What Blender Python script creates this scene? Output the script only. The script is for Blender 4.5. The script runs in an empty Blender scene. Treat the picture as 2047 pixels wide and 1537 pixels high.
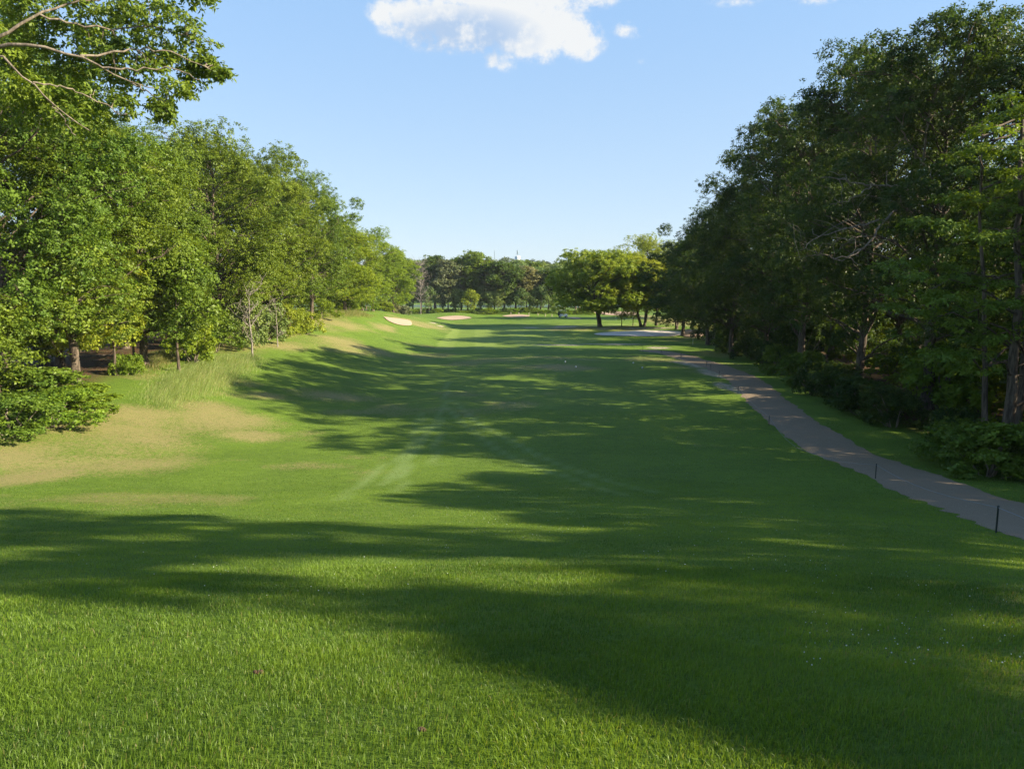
import bpy, math, random
import numpy as np
from mathutils import Vector, Euler

C = bpy.context.scene.collection
SC = bpy.context.scene
rnd = random.Random(11)

# ------------------------------------------------------------------ camera, sky, sun, exposure
FPX = 1420.0                       # focal length in pixels of the 2047 px wide photograph
PITCH = math.radians(7.45)
EYE = 7.05
cam_d = bpy.data.cameras.new('camera')
cam = bpy.data.objects.new('camera', cam_d); C.objects.link(cam)
cam_d.sensor_fit = 'HORIZONTAL'; cam_d.sensor_width = 36.0
cam_d.lens = 36.0 * FPX / 2047.0
cam_d.clip_start = 0.05; cam_d.clip_end = 20000
cam.location = (0, 0, EYE)
cam.rotation_euler = (math.pi / 2 - PITCH, 0, 0)
SC.camera = cam

SUN_EL = math.radians(26.0)
SUN_K = 0.22                        # shadows run along (-1, SUN_K)
sun_dir = Vector((1.0, -SUN_K, 0)).normalized() * math.cos(SUN_EL) + Vector((0, 0, math.sin(SUN_EL)))
sun_d = bpy.data.lights.new('sun', 'SUN')
sun_d.energy = 5.0; sun_d.angle = math.radians(0.53); sun_d.color = (1.0, 0.86, 0.64)
sun = bpy.data.objects.new('sun', sun_d); C.objects.link(sun)
sun.rotation_euler = (-sun_dir).to_track_quat('-Z', 'Y').to_euler()
sun.location = (60, -20, 60)

SC.view_settings.view_transform = 'Standard'
SC.view_settings.look = 'None'
HAZE = 0.00013
SC.view_settings.gamma = 1.0
SC.view_settings.use_curve_mapping = False
SC.view_settings.exposure = 1.45

cy = SC.cycles
cy.use_denoising = True; cy.denoiser = 'OPENIMAGEDENOISE'; cy.denoising_input_passes = 'RGB_ALBEDO_NORMAL'; cy.denoising_prefilter = 'NONE'
cy.max_bounces = 8; cy.diffuse_bounces = 4; cy.glossy_bounces = 2; cy.transmission_bounces = 5
cy.transparent_max_bounces = 4; cy.volume_bounces = 0
cy.sample_clamp_indirect = 4.0
cy.use_adaptive_sampling = False


def N(nt, t, **kw):
    n = nt.nodes.new(t)
    for k, v in kw.items():
        setattr(n, k, v)
    return n


def link(nt, a, b):
    nt.links.new(a, b)


def val(nt, x):
    return x


def mth(nt, op, a, b=None, c=None, clamp=False):
    n = N(nt, 'ShaderNodeMath', operation=op); n.use_clamp = clamp
    for i, x in enumerate((a, b, c)):
        if x is None:
            continue
        if hasattr(x, 'node'):
            link(nt, x, n.inputs[i])
        else:
            n.inputs[i].default_value = x
    return n.outputs[0]


def mixc(nt, f, a, b, blend='MIX'):
    n = N(nt, 'ShaderNodeMix', data_type='RGBA', blend_type=blend)
    for sock, x in ((n.inputs[0], f), (n.inputs[6], a), (n.inputs[7], b)):
        if hasattr(x, 'node'):
            link(nt, x, sock)
        elif isinstance(x, (int, float)):
            sock.default_value = x
        else:
            sock.default_value = (*x, 1.0)
    return n.outputs[2]


def smooth(nt, x, lo, hi):
    n = N(nt, 'ShaderNodeMapRange', interpolation_type='SMOOTHSTEP')
    link(nt, x, n.inputs[0]); n.inputs[1].default_value = lo; n.inputs[2].default_value = hi
    return n.outputs[0]


def noise(nt, vec, scale, detail=4.0, rough=0.55, dist=0.0, col=False):
    n = N(nt, 'ShaderNodeTexNoise')
    if vec is not None:
        link(nt, vec, n.inputs['Vector'])
    n.inputs['Scale'].default_value = scale; n.inputs['Detail'].default_value = detail
    n.inputs['Roughness'].default_value = rough; n.inputs['Distortion'].default_value = dist
    return n.outputs['Color' if col else 'Fac']


def px_dir(px, py):
    u = (px - 1023.5) / FPX; v = (768.5 - py) / FPX
    cp, sp = math.cos(PITCH), math.sin(PITCH)
    return np.array([u, cp + v * sp, -sp + v * cp])


def sky_uw(px, py):
    d = px_dir(px, py)
    return d[0] / d[1], d[2] / d[1]


world = bpy.data.worlds.new('World'); SC.world = world
world.use_nodes = True
wt = world.node_tree
for n in list(wt.nodes):
    wt.nodes.remove(n)
w_out = N(wt, 'ShaderNodeOutputWorld'); bg = N(wt, 'ShaderNodeBackground')
sky = N(wt, 'ShaderNodeTexSky', sky_type='NISHITA')
sky.sun_disc = False; sky.sun_elevation = SUN_EL
sky.sun_rotation = math.atan2(sun_dir.x, sun_dir.y)
sky.altitude = 0; sky.air_density = 1.0; sky.dust_density = 0.6; sky.ozone_density = 1.6
bg.inputs['Strength'].default_value = 0.113
link(wt, bg.outputs[0], w_out.inputs[0])
tc = N(wt, 'ShaderNodeTexCoord')
sep = N(wt, 'ShaderNodeSeparateXYZ'); link(wt, tc.outputs['Generated'], sep.inputs[0])
yy = mth(wt, 'MAXIMUM', sep.outputs[1], 0.05)
cu = mth(wt, 'DIVIDE', sep.outputs[0], yy); cw = mth(wt, 'DIVIDE', sep.outputs[2], yy)
comb = N(wt, 'ShaderNodeCombineXYZ'); link(wt, cu, comb.inputs[0]); link(wt, cw, comb.inputs[1])
# ragged edges: warp the direction by noise before testing the cloud's puffs
nz = noise(wt, comb.outputs[0], 24.0, 7.0, 0.62)
nz2 = noise(wt, comb.outputs[0], 80.0, 6.0, 0.65)
puffs = [  # px, py, rx, ry, weight   (where in the sky each puff of cloud floats)
    (800, 22, 70, 34, 0.85), (900, 45, 140, 55, 0.95), (1010, 40, 150, 70, 1.05), (1090, 70, 110, 50, 1.1),
    (1150, 85, 62, 36, 1.05), (1000, -30, 260, 60, 1.1), (985, 112, 30, 26, 0.52), (1012, 132, 24, 14, 0.48), (1258, 60, 44, 18, 0.42),
    (1470, 6, 70, 12, 0.26), (1628, -4, 50, 16, 0.45), (1290, 124, 22, 8, 0.2), (1085, 118, 45, 14, 0.35)]
field = None
for px, py, rx, ry, wgt in puffs:
    u0, w0 = sky_uw(px, py)
    a = mth(wt, 'DIVIDE', mth(wt, 'SUBTRACT', cu, u0), rx / FPX * 1.12)
    b = mth(wt, 'DIVIDE', mth(wt, 'SUBTRACT', cw, w0), ry / FPX * 1.2)
    r2 = mth(wt, 'ADD', mth(wt, 'MULTIPLY', a, a), mth(wt, 'MULTIPLY', b, b))
    g = mth(wt, 'MULTIPLY', mth(wt, 'SUBTRACT', 1.0, mth(wt, 'POWER', r2, 0.6), clamp=True), wgt)
    field = g if field is None else mth(wt, 'MAXIMUM', field, g)
front = mth(wt, 'GREATER_THAN', sep.outputs[1], 0.06)
field = mth(wt, 'MULTIPLY', field, front)
edge = mth(wt, 'ADD', mth(wt, 'MULTIPLY', mth(wt, 'SUBTRACT', nz, 0.5), 1.7), mth(wt, 'MULTIPLY', mth(wt, 'SUBTRACT', nz2, 0.5), 0.8))
cl = mth(wt, 'ADD', field, mth(wt, 'MULTIPLY', edge, smooth(wt, field, 0.0, 0.25)))
mask = smooth(wt, cl, 0.05, 0.6)
# shading in the cloud's colour: bright heads right and top, grey-blue lower left
u0, w0 = sky_uw(920, 75)
gx = mth(wt, 'DIVIDE', mth(wt, 'SUBTRACT', cu, u0), 150 / FPX)
gy = mth(wt, 'DIVIDE', mth(wt, 'SUBTRACT', cw, w0), 55 / FPX)
greyness = mth(wt, 'SUBTRACT', 1.25, mth(wt, 'ADD', mth(wt, 'MULTIPLY', gx, gx), mth(wt, 'MULTIPLY', gy, gy)), clamp=True)
greyness = mth(wt, 'MULTIPLY', greyness, mth(wt, 'SUBTRACT', 1.0, smooth(wt, mth(wt, 'ADD', nz, mth(wt, 'MULTIPLY', nz2, 0.4)), 0.62, 0.95)))
# pale summer air: the clear-sky model blended with the milky blue of humid air
hz = smooth(wt, sep.outputs[2], -0.02, 0.40)
air = mixc(wt, hz, (1.68, 2.18, 2.74), (1.10, 1.88, 3.0))
air = mixc(wt, smooth(wt, sep.outputs[2], 0.42, 0.85), air, (0.36, 0.80, 1.80))
sky_tint = mixc(wt, 0.8, sky.outputs[0], air)
cloudcol = mixc(wt, greyness, (2.95, 3.0, 3.02), (1.5, 2.0, 2.75))
mixsky = mixc(wt, mth(wt, 'MULTIPLY', mask, 0.96), sky_tint, cloudcol)
link(wt, mixsky, bg.inputs['Color'])

# ------------------------------------------------------------------ numeric helpers


def vnoise(x, y, seed=0):
    x = np.asarray(x, float); y = np.asarray(y, float)
    xi = np.floor(x).astype(np.int64); yi = np.floor(y).astype(np.int64)
    fx = x - xi; fy = y - yi
    fx = fx * fx * (3 - 2 * fx); fy = fy * fy * (3 - 2 * fy)

    def h(a, b):
        n = (a * 374761393 + b * 668265263 + seed * 1442695041) & 0x7fffffff
        n = ((n ^ (n >> 13)) * 1274126177) & 0x7fffffff
        n = n ^ (n >> 16)
        return (n & 0xffff) / 65535.0
    return (h(xi, yi) * (1 - fx) * (1 - fy) + h(xi + 1, yi) * fx * (1 - fy) + h(xi, yi + 1) * (1 - fx) * fy + h(xi + 1, yi + 1) * fx * fy)


def fbm(x, y, seed=0, o=4):
    s = 0; a = 0.5; t = 0
    for i in range(o):
        s = s + a * vnoise(np.asarray(x) * 2 ** i, np.asarray(y) * 2 ** i, seed + i * 17); t += a; a *= 0.5
    return s / t


def sstep(x, a, b):
    t = np.clip((np.asarray(x, float) - a) / (b - a), 0, 1)
    return t * t * (3 - 2 * t)


# terrain: the tee's high bank at the camera, level fairway below, banks to the left, a rise beyond the lake
_r = np.arange(0, 80, 0.1)
_z = np.interp(_r, [0, 2, 5, 10, 16, 22, 30, 38, 80], [5.40, 5.36, 4.66, 3.36, 2.08, 0.95, 0.25, 0, 0])
_k = np.exp(-0.5 * (np.arange(-30, 31) * 0.1 / 1.0) ** 2); _k /= _k.sum()
_zs = np.convolve(np.pad(_z, 30, mode='edge'), _k, mode='valid')
_zs = _zs + (5.40 - _zs[0]) * np.exp(-_r)
MOUNDS = []


def Hgt(x, y):
    x = np.asarray(x, float); y = np.asarray(y, float)
    r = np.sqrt(np.maximum(y, 0) ** 2 + (0.72 * np.maximum(x - 3, 0)) ** 2 + (0.45 * np.maximum(-x - 6, 0)) ** 2)
    h = np.interp(r, _r, _zs)
    A = np.interp(y, [-50, 0, 30, 60, 100, 135, 160, 190, 400], [1.0, 1.6, 1.9, 2.6, 4.3, 3.2, 1.0, 0.2, 0])
    bank = A * sstep(-x, 8, 27)
    h = np.maximum(h, bank) + 0.35 * np.minimum(h, bank)
    h = h + 0.7 * sstep(y, 80, 190) * (1 - sstep(y, 235, 300))
    h = h + 18.0 * sstep(y, 425, 600) + 8 * sstep(y, 600, 1000) - 1.2 * sstep(y, 315, 335) * (1 - sstep(y, 400, 425))
    h = h + 0.30 * (fbm(x / 9.0, y / 9.0, 3, 3) - 0.5) * sstep(y, 6, 20)
    h = h + 0.5 * np.exp(-(((x - 8) / 8.0) ** 2 + ((y - 66) / 7.0) ** 2))
    for mx, my, sx, sy, hh in MOUNDS:
        h = h + hh * np.exp(-(((x - mx) / sx) ** 2 + ((y - my) / sy) ** 2))
    return h


def H1(x, y):
    return float(Hgt(np.array([x]), np.array([y]))[0])


_ts = np.geomspace(1.0, 900, 6000)


def gpt(px, py):
    d = px_dir(px, py)
    P = _ts[:, None] * d[None, :]
    z = EYE + P[:, 2]
    below = z < Hgt(P[:, 0], P[:, 1])
    i = int(np.argmax(below)) if below.any() else len(_ts) - 1
    return np.array([P[i, 0], P[i, 1], H1(P[i, 0], P[i, 1])])


for px, py, sx, sy, hh in ((908, 632, 8, 7, 0.9), (1030, 629, 7, 7, 0.7), (1228, 622, 12, 8, 0.9), (1285, 659, 12, 6, 0.5)):
    p = gpt(px, py); MOUNDS.append((p[0], p[1] + 3, sx, sy, hh))


def zat(py, Y):
    d = px_dir(1024, py)
    return EYE + Y * d[2] / d[1]


def xat(px, Y, z=1.0):
    depth = Y * math.cos(PITCH) + (EYE - z) * math.sin(PITCH)
    return (px - 1023.5) / FPX * depth


def p3(px, py, Y):
    d = px_dir(px, py)
    return np.array([d[0] / d[1] * Y, Y, EYE + d[2] / d[1] * Y])


# ------------------------------------------------------------------ mesh helpers


def np_mesh(name, V, F, mat=None, attrs=None, smooth_sh=False):
    V = np.ascontiguousarray(V, np.float32); F = np.ascontiguousarray(F, np.int32)
    me = bpy.data.meshes.new(name)
    k = F.shape[1]
    me.vertices.add(len(V)); me.vertices.foreach_set('co', V.ravel())
    me.loops.add(F.size); me.loops.foreach_set('vertex_index', F.ravel())
    me.polygons.add(len(F)); me.polygons.foreach_set('loop_start', np.arange(0, F.size, k, dtype=np.int32))
    if smooth_sh:
        me.polygons.foreach_set('use_smooth', np.ones(len(F), bool))
    for an, (dom, arr) in (attrs or {}).items():
        a = me.attributes.new(an, 'FLOAT', dom); a.data.foreach_set('value', np.ascontiguousarray(arr, np.float32))
    me.update(calc_edges=True)
    if mat:
        me.materials.append(mat)
    return me


def add_obj(name, me, parent=None, loc=(0, 0, 0)):
    o = bpy.data.objects.new(name, me); C.objects.link(o); o.location = loc
    if parent:
        o.parent = parent
    return o


def tag(o, label=None, cat=None, group=None, kind=None):
    if label: o['label'] = label
    if cat: o['category'] = cat
    if group: o['group'] = group
    if kind: o['kind'] = kind
    return o


def empty(name, loc=(0, 0, 0), rz=0.0):
    o = bpy.data.objects.new(name, None); C.objects.link(o)
    o.location = loc; o.rotation_euler = (0, 0, rz); o.empty_display_size = 0.3
    return o


def dup(root, loc, rz=0.0, scale=(1, 1, 1), name=None):
    c = root.copy(); C.objects.link(c)
    for k in list(c.keys()):
        del c[k]
    if name: c.name = name
    c.location = loc; c.rotation_euler = (0, 0, rz); c.scale = scale
    for ch in list(root.children):
        d = ch.copy(); C.objects.link(d); d.parent = c
        for g in list(ch.children):
            e = g.copy(); C.objects.link(e); e.parent = d
    return c


def tube(P, R, sides=6, cap=True):
    P = np.asarray(P, float); R = np.asarray(R, float); n = len(P)
    T = np.gradient(P, axis=0); T /= np.linalg.norm(T, axis=1)[:, None] + 1e-9
    ref = np.array([0.0, 0, 1]) if abs(T[0, 2]) < 0.85 else np.array([1.0, 0, 0])
    A = np.cross(T, ref); A /= np.linalg.norm(A, axis=1)[:, None] + 1e-9
    B = np.cross(T, A)
    th = np.linspace(0, 2 * np.pi, sides, endpoint=False)
    V = P[:, None, :] + R[:, None, None] * (np.cos(th)[None, :, None] * A[:, None, :] + np.sin(th)[None, :, None] * B[:, None, :])
    V = V.reshape(-1, 3)
    i = np.arange(n - 1)[:, None] * sides; j = np.arange(sides)[None, :]; j2 = (j + 1) % sides
    F = np.stack([i + j, i + j2, i + sides + j2, i + sides + j], -1).reshape(-1, 4)
    return V, F


class Mesh:
    """collects quads"""
    def __init__(self):
        self.V = []; self.F = []; self.n = 0

    def add(self, V, F):
        V = np.asarray(V, float); F = np.asarray(F, int)
        self.V.append(V); self.F.append(F + self.n); self.n += len(V); return self

    def tube(self, P, R, sides=6):
        return self.add(*tube(P, R, sides))

    def box(self, c, s, rz=0.0, taper=1.0, rx=0.0):
        c = np.array(c, float); s = np.array(s, float) / 2
        V = np.array([[x, y, z] for z in (-1, 1) for x, y in ((-1, -1), (1, -1), (1, 1), (-1, 1))], float)
        V[4:, :2] *= taper
        V = V * s
        if rx:
            ca, sa = math.cos(rx), math.sin(rx)
            V = np.stack([V[:, 0], V[:, 1] * ca - V[:, 2] * sa, V[:, 1] * sa + V[:, 2] * ca], 1)
        ca, sa = math.cos(rz), math.sin(rz)
        V = np.stack([V[:, 0] * ca - V[:, 1] * sa, V[:, 0] * sa + V[:, 1] * ca, V[:, 2]], 1) + c
        F = [[3, 2, 1, 0], [4, 5, 6, 7], [0, 1, 5, 4], [1, 2, 6, 5], [2, 3, 7, 6], [3, 0, 4, 7]]
        return self.add(V, F)

    def lathe(self, c, prof, sides=16, axis='z'):
        prof = np.array(prof, float)
        th = np.linspace(0, 2 * np.pi, sides, endpoint=False)
        r = np.maximum(prof[:, 0], 1e-4)
        if axis == 'z':
            V = np.stack([r[:, None] * np.cos(th), r[:, None] * np.sin(th), np.repeat(prof[:, 1][:, None], sides, 1)], -1)
        else:   # axis x
            V = np.stack([np.repeat(prof[:, 1][:, None], sides, 1), r[:, None] * np.cos(th), r[:, None] * np.sin(th)], -1)
        V = V.reshape(-1, 3) + np.array(c, float)
        i = np.arange(len(prof) - 1)[:, None] * sides; j = np.arange(sides)[None, :]; j2 = (j + 1) % sides
        F = np.stack([i + j, i + j2, i + sides + j2, i + sides + j], -1).reshape(-1, 4)
        return self.add(V, F)

    def mesh(self, name, mat=None, smooth_sh=False):
        return np_mesh(name, np.concatenate(self.V), np.concatenate(self.F), mat, None, smooth_sh)

    def build(self, name, mat, parent=None, loc=(0, 0, 0), smooth_sh=False):
        return add_obj(name, self.mesh(name, mat, smooth_sh), parent, loc)


# ------------------------------------------------------------------ materials


def new_mat(name):
    m = bpy.data.materials.new(name); m.use_nodes = True
    nt = m.node_tree
    for n in list(nt.nodes):
        nt.nodes.remove(n)
    out = N(nt, 'ShaderNodeOutputMaterial')
    return m, nt, out


def principled(nt, out, col, rough=0.6, spec=0.3, metal=0.0):
    b = N(nt, 'ShaderNodeBsdfPrincipled')
    if hasattr(col, 'node'):
        link(nt, col, b.inputs['Base Color'])
    else:
        b.inputs['Base Color'].default_value = (*col, 1)
    b.inputs['Roughness'].default_value = rough
    b.inputs['Specular IOR Level'].default_value = spec
    b.inputs['Metallic'].default_value = metal
    link(nt, b.outputs[0], out.inputs[0])
    return b


def simple_mat(name, col, rough=0.55, spec=0.3, metal=0.0, var=0.15, scale=8.0):
    m, nt, out = new_mat(name)
    t = N(nt, 'ShaderNodeTexCoord')
    n = noise(nt, t.outputs['Object'], scale, 5)
    c = mixc(nt, n, tuple(x * (1 - var) for x in col), tuple(min(1, x * (1 + var)) for x in col))
    principled(nt, out, c, rough, spec, metal)
    return m


def leaf_mat(name, dark, light, trans=0.38, tcol=(1.25, 1.15, 0.45), rough=0.5, hue=0.2):
    m, nt, out = new_mat(name)
    at = N(nt, 'ShaderNodeAttribute', attribute_name='v')
    oi = N(nt, 'ShaderNodeObjectInfo')
    c = mixc(nt, at.outputs['Fac'], dark, light)
    # each plant its own slight hue
    f = mth(nt, 'MULTIPLY', oi.outputs['Random'], 1.0)
    k1 = mixc(nt, f, (1.12 - hue * .6, 1 - hue * .25, 0.9), (1.15 + hue, 1 + hue * .3, 0.8))
    c = mixc(nt, 1.0, c, k1, 'MULTIPLY')
    b = N(nt, 'ShaderNodeBsdfPrincipled')
    link(nt, c, b.inputs['Base Color']); b.inputs['Roughness'].default_value = rough
    b.inputs['Specular IOR Level'].default_value = 0.28; b.inputs['Roughness'].default_value = rough
    tr = N(nt, 'ShaderNodeBsdfTranslucent')
    ct = mixc(nt, 1.0, c, tcol, 'MULTIPLY')
    link(nt, ct, tr.inputs[0])
    mx = N(nt, 'ShaderNodeMixShader'); mx.inputs[0].default_value = trans
    link(nt, b.outputs[0], mx.inputs[1]); link(nt, tr.outputs[0], mx.inputs[2]); link(nt, mx.outputs[0], out.inputs[0])
    return m


LEAF = {
    'oak': leaf_mat('leaf_oak', (0.059, 0.133, 0.019), (0.180, 0.295, 0.035)),
    'bright': leaf_mat('leaf_bright', (0.091, 0.193, 0.021), (0.246, 0.385, 0.039), 0.42),
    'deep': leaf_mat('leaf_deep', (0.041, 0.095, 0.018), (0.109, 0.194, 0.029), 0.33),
    'shade': leaf_mat('leaf_oak_painted_shade', (0.027, 0.068, 0.016), (0.084, 0.146, 0.026), 0.45),  # darker copy of the oak leaf, the right wood's shade in its colour
    'locust': leaf_mat('leaf_locust', (0.141, 0.240, 0.026), (0.318, 0.430, 0.053), 0.40),
    'olive': leaf_mat('leaf_olive', (0.127, 0.164, 0.055), (0.255, 0.291, 0.101), 0.3),
    'grey': leaf_mat('leaf_grey', (0.109, 0.146, 0.073), (0.218, 0.265, 0.127), 0.25),
    'bluish': leaf_mat('leaf_bluish', (0.088, 0.175, 0.061), (0.209, 0.328, 0.111), 0.3),
    'pine': leaf_mat('leaf_pine', (0.046, 0.091, 0.032), (0.109, 0.174, 0.064), 0.2),
    'rust': leaf_mat('leaf_rust', (0.16, 0.07, 0.02), (0.28, 0.12, 0.04), 0.3),
}


def bark_mat(name, dark, light):
    m, nt, out = new_mat(name)
    t = N(nt, 'ShaderNodeTexCoord')
    mp = N(nt, 'ShaderNodeMapping'); mp.inputs['Scale'].default_value = (1, 1, 0.18)
    link(nt, t.outputs['Object'], mp.inputs[0])
    n1 = noise(nt, mp.outputs[0], 9.0, 6, 0.65); n2 = noise(nt, t.outputs['Object'], 1.3, 3)
    c = mixc(nt, smooth(nt, n1, 0.35, 0.68), dark, light)
    c = mixc(nt, mth(nt, 'MULTIPLY', smooth(nt, n2, 0.55, 0.75), 0.35), c, (0.10, 0.12, 0.06))
    b = principled(nt, out, c, 0.85, 0.2)
    bp = N(nt, 'ShaderNodeBump'); bp.inputs['Strength'].default_value = 0.6; bp.inputs['Distance'].default_value = 0.03
    link(nt, n1, bp.inputs['Height']); link(nt, bp.outputs[0], b.inputs['Normal'])
    return m


BARK = bark_mat('bark_oak', (0.045, 0.035, 0.026), (0.17, 0.135, 0.10))
BARK_PALE = bark_mat('bark_pale', (0.11, 0.09, 0.07), (0.30, 0.25, 0.19))
BARK_GREY = bark_mat('bark_weathered', (0.16, 0.14, 0.12), (0.34, 0.30, 0.26))

# ------------------------------------------------------------------ where the turf changes (all in ground coordinates)


def seg_dist(x, y, pts):
    d = np.full(np.shape(x), 1e9)
    for a, b in zip(pts[:-1], pts[1:]):
        ax, ay = a[0], a[1]; dx, dy = b[0] - ax, b[1] - ay
        t = np.clip(((x - ax) * dx + (y - ay) * dy) / (dx * dx + dy * dy + 1e-9), 0, 1)
        d = np.minimum(d, np.hypot(x - ax - t * dx, y - ay - t * dy))
    return d


def in_poly(x, y, poly):
    ins = np.zeros(np.shape(x), bool)
    n = len(poly)
    for i in range(n):
        x1, y1 = poly[i][:2]; x2, y2 = poly[(i + 1) % n][:2]
        c = ((y1 > y) != (y2 > y)) & (x < (x2 - x1) * (y - y1) / ((y2 - y1) + 1e-12) + x1)
        ins ^= c
    return ins


DRY_PX = [(30, 960, 100, 50), (60, 900, 170, 60), (200, 880, 260, 60), (420, 840, 140, 40), (180, 925, 170, 28), (250, 880, 220, 34), (300, 830, 160, 30), (140, 850, 140, 50), (500, 872, 90, 16),
          (420, 815, 120, 18), (690, 650, 110, 16), (640, 640, 70, 12), (770, 655, 60, 10), (540, 790, 60, 10), (670, 792, 60, 8), (470, 690, 90, 20),
          (560, 690, 90, 10), (1120, 735, 90, 8),
          (520, 660, 120, 14), (850, 650, 70, 8), (1230, 655, 70, 5), (1150, 655, 70, 5), (700, 690, 120, 16), (1330, 640, 60, 12)]
SAND_PX = [(1440, 748, 34, 14), (1385, 728, 40, 7), (1460, 775, 18, 14), (1130, 654, 36, 2.2), (1060, 655, 20, 1.6), (865, 646, 12, 1.6),
           (1230, 688, 90, 1.6), (1315, 696, 30, 3), (880, 652, 10, 1.2), (1110, 690, 80, 1.2), (1213, 657, 34, 2.6), (1290, 656, 60, 2.4)]
DRY = []; SANDY = []
for lst, dst in ((DRY_PX, DRY), (SAND_PX, SANDY)):
    for px, py, rx, ry in lst:
        c = gpt(px, py); a = gpt(px + rx, py); b0 = gpt(px, py - ry); b1 = gpt(px, py + ry)
        dst.append((c[0], c[1], abs(a[0] - c[0]) + .1, max(0.35, abs(b0[1] - b1[1]) / 2)))
FAIRWAY = [gpt(*p) for p in ((866, 698), (905, 658), (990, 654), (1100, 650), (1290, 645), (1290, 662), (1160, 688), (1080, 698))]
TRACKS = [[gpt(*p) for p in tr] for tr in (
    [(885, 808), (930, 850), (990, 895), (1075, 935), (1170, 965), (1250, 990)],
    [(905, 800), (960, 850), (1040, 890), (1110, 925), (1210, 960), (1320, 985)],
    [(832, 835), (828, 880), (806, 960), (795, 985)], [(882, 835), (874, 880), (868, 930)], [(842, 825), (850, 870), (730, 960), (670, 1000)],
    [(895, 760), (890, 800), (860, 860), (760, 970)])]


def zones(x, y):
    nA = fbm(x / 2.6, y / 2.6, 41, 4); nB = fbm(x / 9.0, y / 9.0, 52, 4)
    dry = np.zeros(np.shape(x))
    for cx, cy_, sx, sy in DRY:
        dry = np.maximum(dry, np.exp(-(((x - cx) / sx) ** 2 + ((y - cy_) / sy) ** 2)))
    dry = sstep(dry + (nA - 0.5) * 1.1 + (nB - .5) * 0.6, 0.12, 1.10)
    far = sstep(y, 120, 160)
    dry = np.maximum(dry, 0.55 * sstep(nB + (nA - .5) * .5, 0.62, 0.8) * (1 - far))
    sand = np.zeros(np.shape(x))
    for cx, cy_, sx, sy in SANDY:
        sand = np.maximum(sand, np.exp(-(((x - cx) / sx) ** 2 + ((y - cy_) / sy) ** 2)))
    sand = sstep(sand + (nA - 0.5) * 0.8, 0.42, 0.75)
    tr = np.zeros(np.shape(x))
    for t in TRACKS:
        tr = np.maximum(tr, 1 - sstep(seg_dist(x, y, t), 0.07, 0.24))
    tr = tr * (0.4 + 0.6 * nA)
    fw = in_poly(x, y, FAIRWAY).astype(float)
    # leaf litter under the woods
    xl = np.interp(y, [0, 25, 50, 100, 150, 175, 200], [-19, -20.5, -25.5, -27, -24.5, -25, -40]) + (nB - .5) * 5
    xr = np.interp(y, [0, 20, 30, 45, 60, 80, 110, 125], [24, 18.6, 20.2, 21.0, 23.5, 27.5, 31, 60]) + (nB - .5) * 3
    lit = np.maximum(sstep(xl - x, -0.8, 2.0), sstep(x - xr, -0.6, 1.6)) * (1 - sstep(y, 165, 185))
    return dry, sand, tr, fw, lit


# ------------------------------------------------------------------ ground


def axis(parts):
    return np.unique(np.concatenate([np.arange(a, b, s) for a, b, s in parts]).round(4))


ys = axis([(-200, -40, 40), (-40, 0, 2), (0, 46, .25), (46, 130, .7), (130, 260, 1.6), (260, 700, 9), (700, 1701, 100)])
xh = axis([(0, 34, .35), (34, 80, 1.6), (80, 320, 12), (320, 1161, 120)])
xs = np.unique(np.concatenate([-xh, xh]))
GX, GY = np.meshgrid(xs, ys); gx_, gy_ = GX.ravel(), GY.ravel()
GZ = Hgt(gx_, gy_)
nx, ny = len(xs), len(ys)
ii = (np.arange(ny - 1)[:, None] * nx + np.arange(nx - 1)[None, :]).ravel()
GF = np.stack([ii, ii + 1, ii + nx + 1, ii + nx], 1)
dry, sand, trk, fwy, lit = zones(gx_, gy_)

GRASS_D = (0.058, 0.108, 0.013); GRASS_L = (0.152, 0.240, 0.026); GRASS_DRY = (0.300, 0.245, 0.110)


def grass_color(nt, v, dry_s, trk_s, fw_s, D=None, L=None):
    c = mixc(nt, v, D or GRASS_D, L or GRASS_L)
    c = mixc(nt, mth(nt, 'MULTIPLY', trk_s, 0.85), c, (0.185, 0.270, 0.080))
    c = mixc(nt, mth(nt, 'MULTIPLY', fw_s, 0.75), c, (0.190, 0.265, 0.050))
    return mixc(nt, mth(nt, 'MULTIPLY', dry_s, 0.76), c, GRASS_DRY)


mg, nt, out = new_mat('turf_ground')
pos = N(nt, 'ShaderNodeNewGeometry').outputs['Position']


def attr(nt, name):
    return N(nt, 'ShaderNodeAttribute', attribute_name=name).outputs['Fac']


nf = noise(nt, pos, 26.0, 6, 0.7); nm = noise(nt, pos, 2.2, 5, 0.62); nl = noise(nt, pos, 0.32, 4, 0.6)
vv = mth(nt, 'ADD', mth(nt, 'MULTIPLY', smooth(nt, nf, .36, .64), 0.6), mth(nt, 'MULTIPLY', smooth(nt, nm, .3, .7), 0.25))
vv = mth(nt, 'ADD', vv, mth(nt, 'MULTIPLY', smooth(nt, nl, .3, .7), 0.3), clamp=True)
dd = mth(nt, 'MULTIPLY', attr(nt, 'dry'), 1.0)
dzone = smooth(nt, dd, 0.02, 0.22)
nq = noise(nt, pos, 7.0, 6, 0.72)
dd = mth(nt, 'MULTIPLY', dzone, smooth(nt, mth(nt, 'ADD', dd, mth(nt, 'ADD', mth(nt, 'MULTIPLY', mth(nt, 'SUBTRACT', nf, .5), 3.4), mth(nt, 'MULTIPLY', mth(nt, 'SUBTRACT', nq, .5), 3.4))), 0.12, 1.05))
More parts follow.
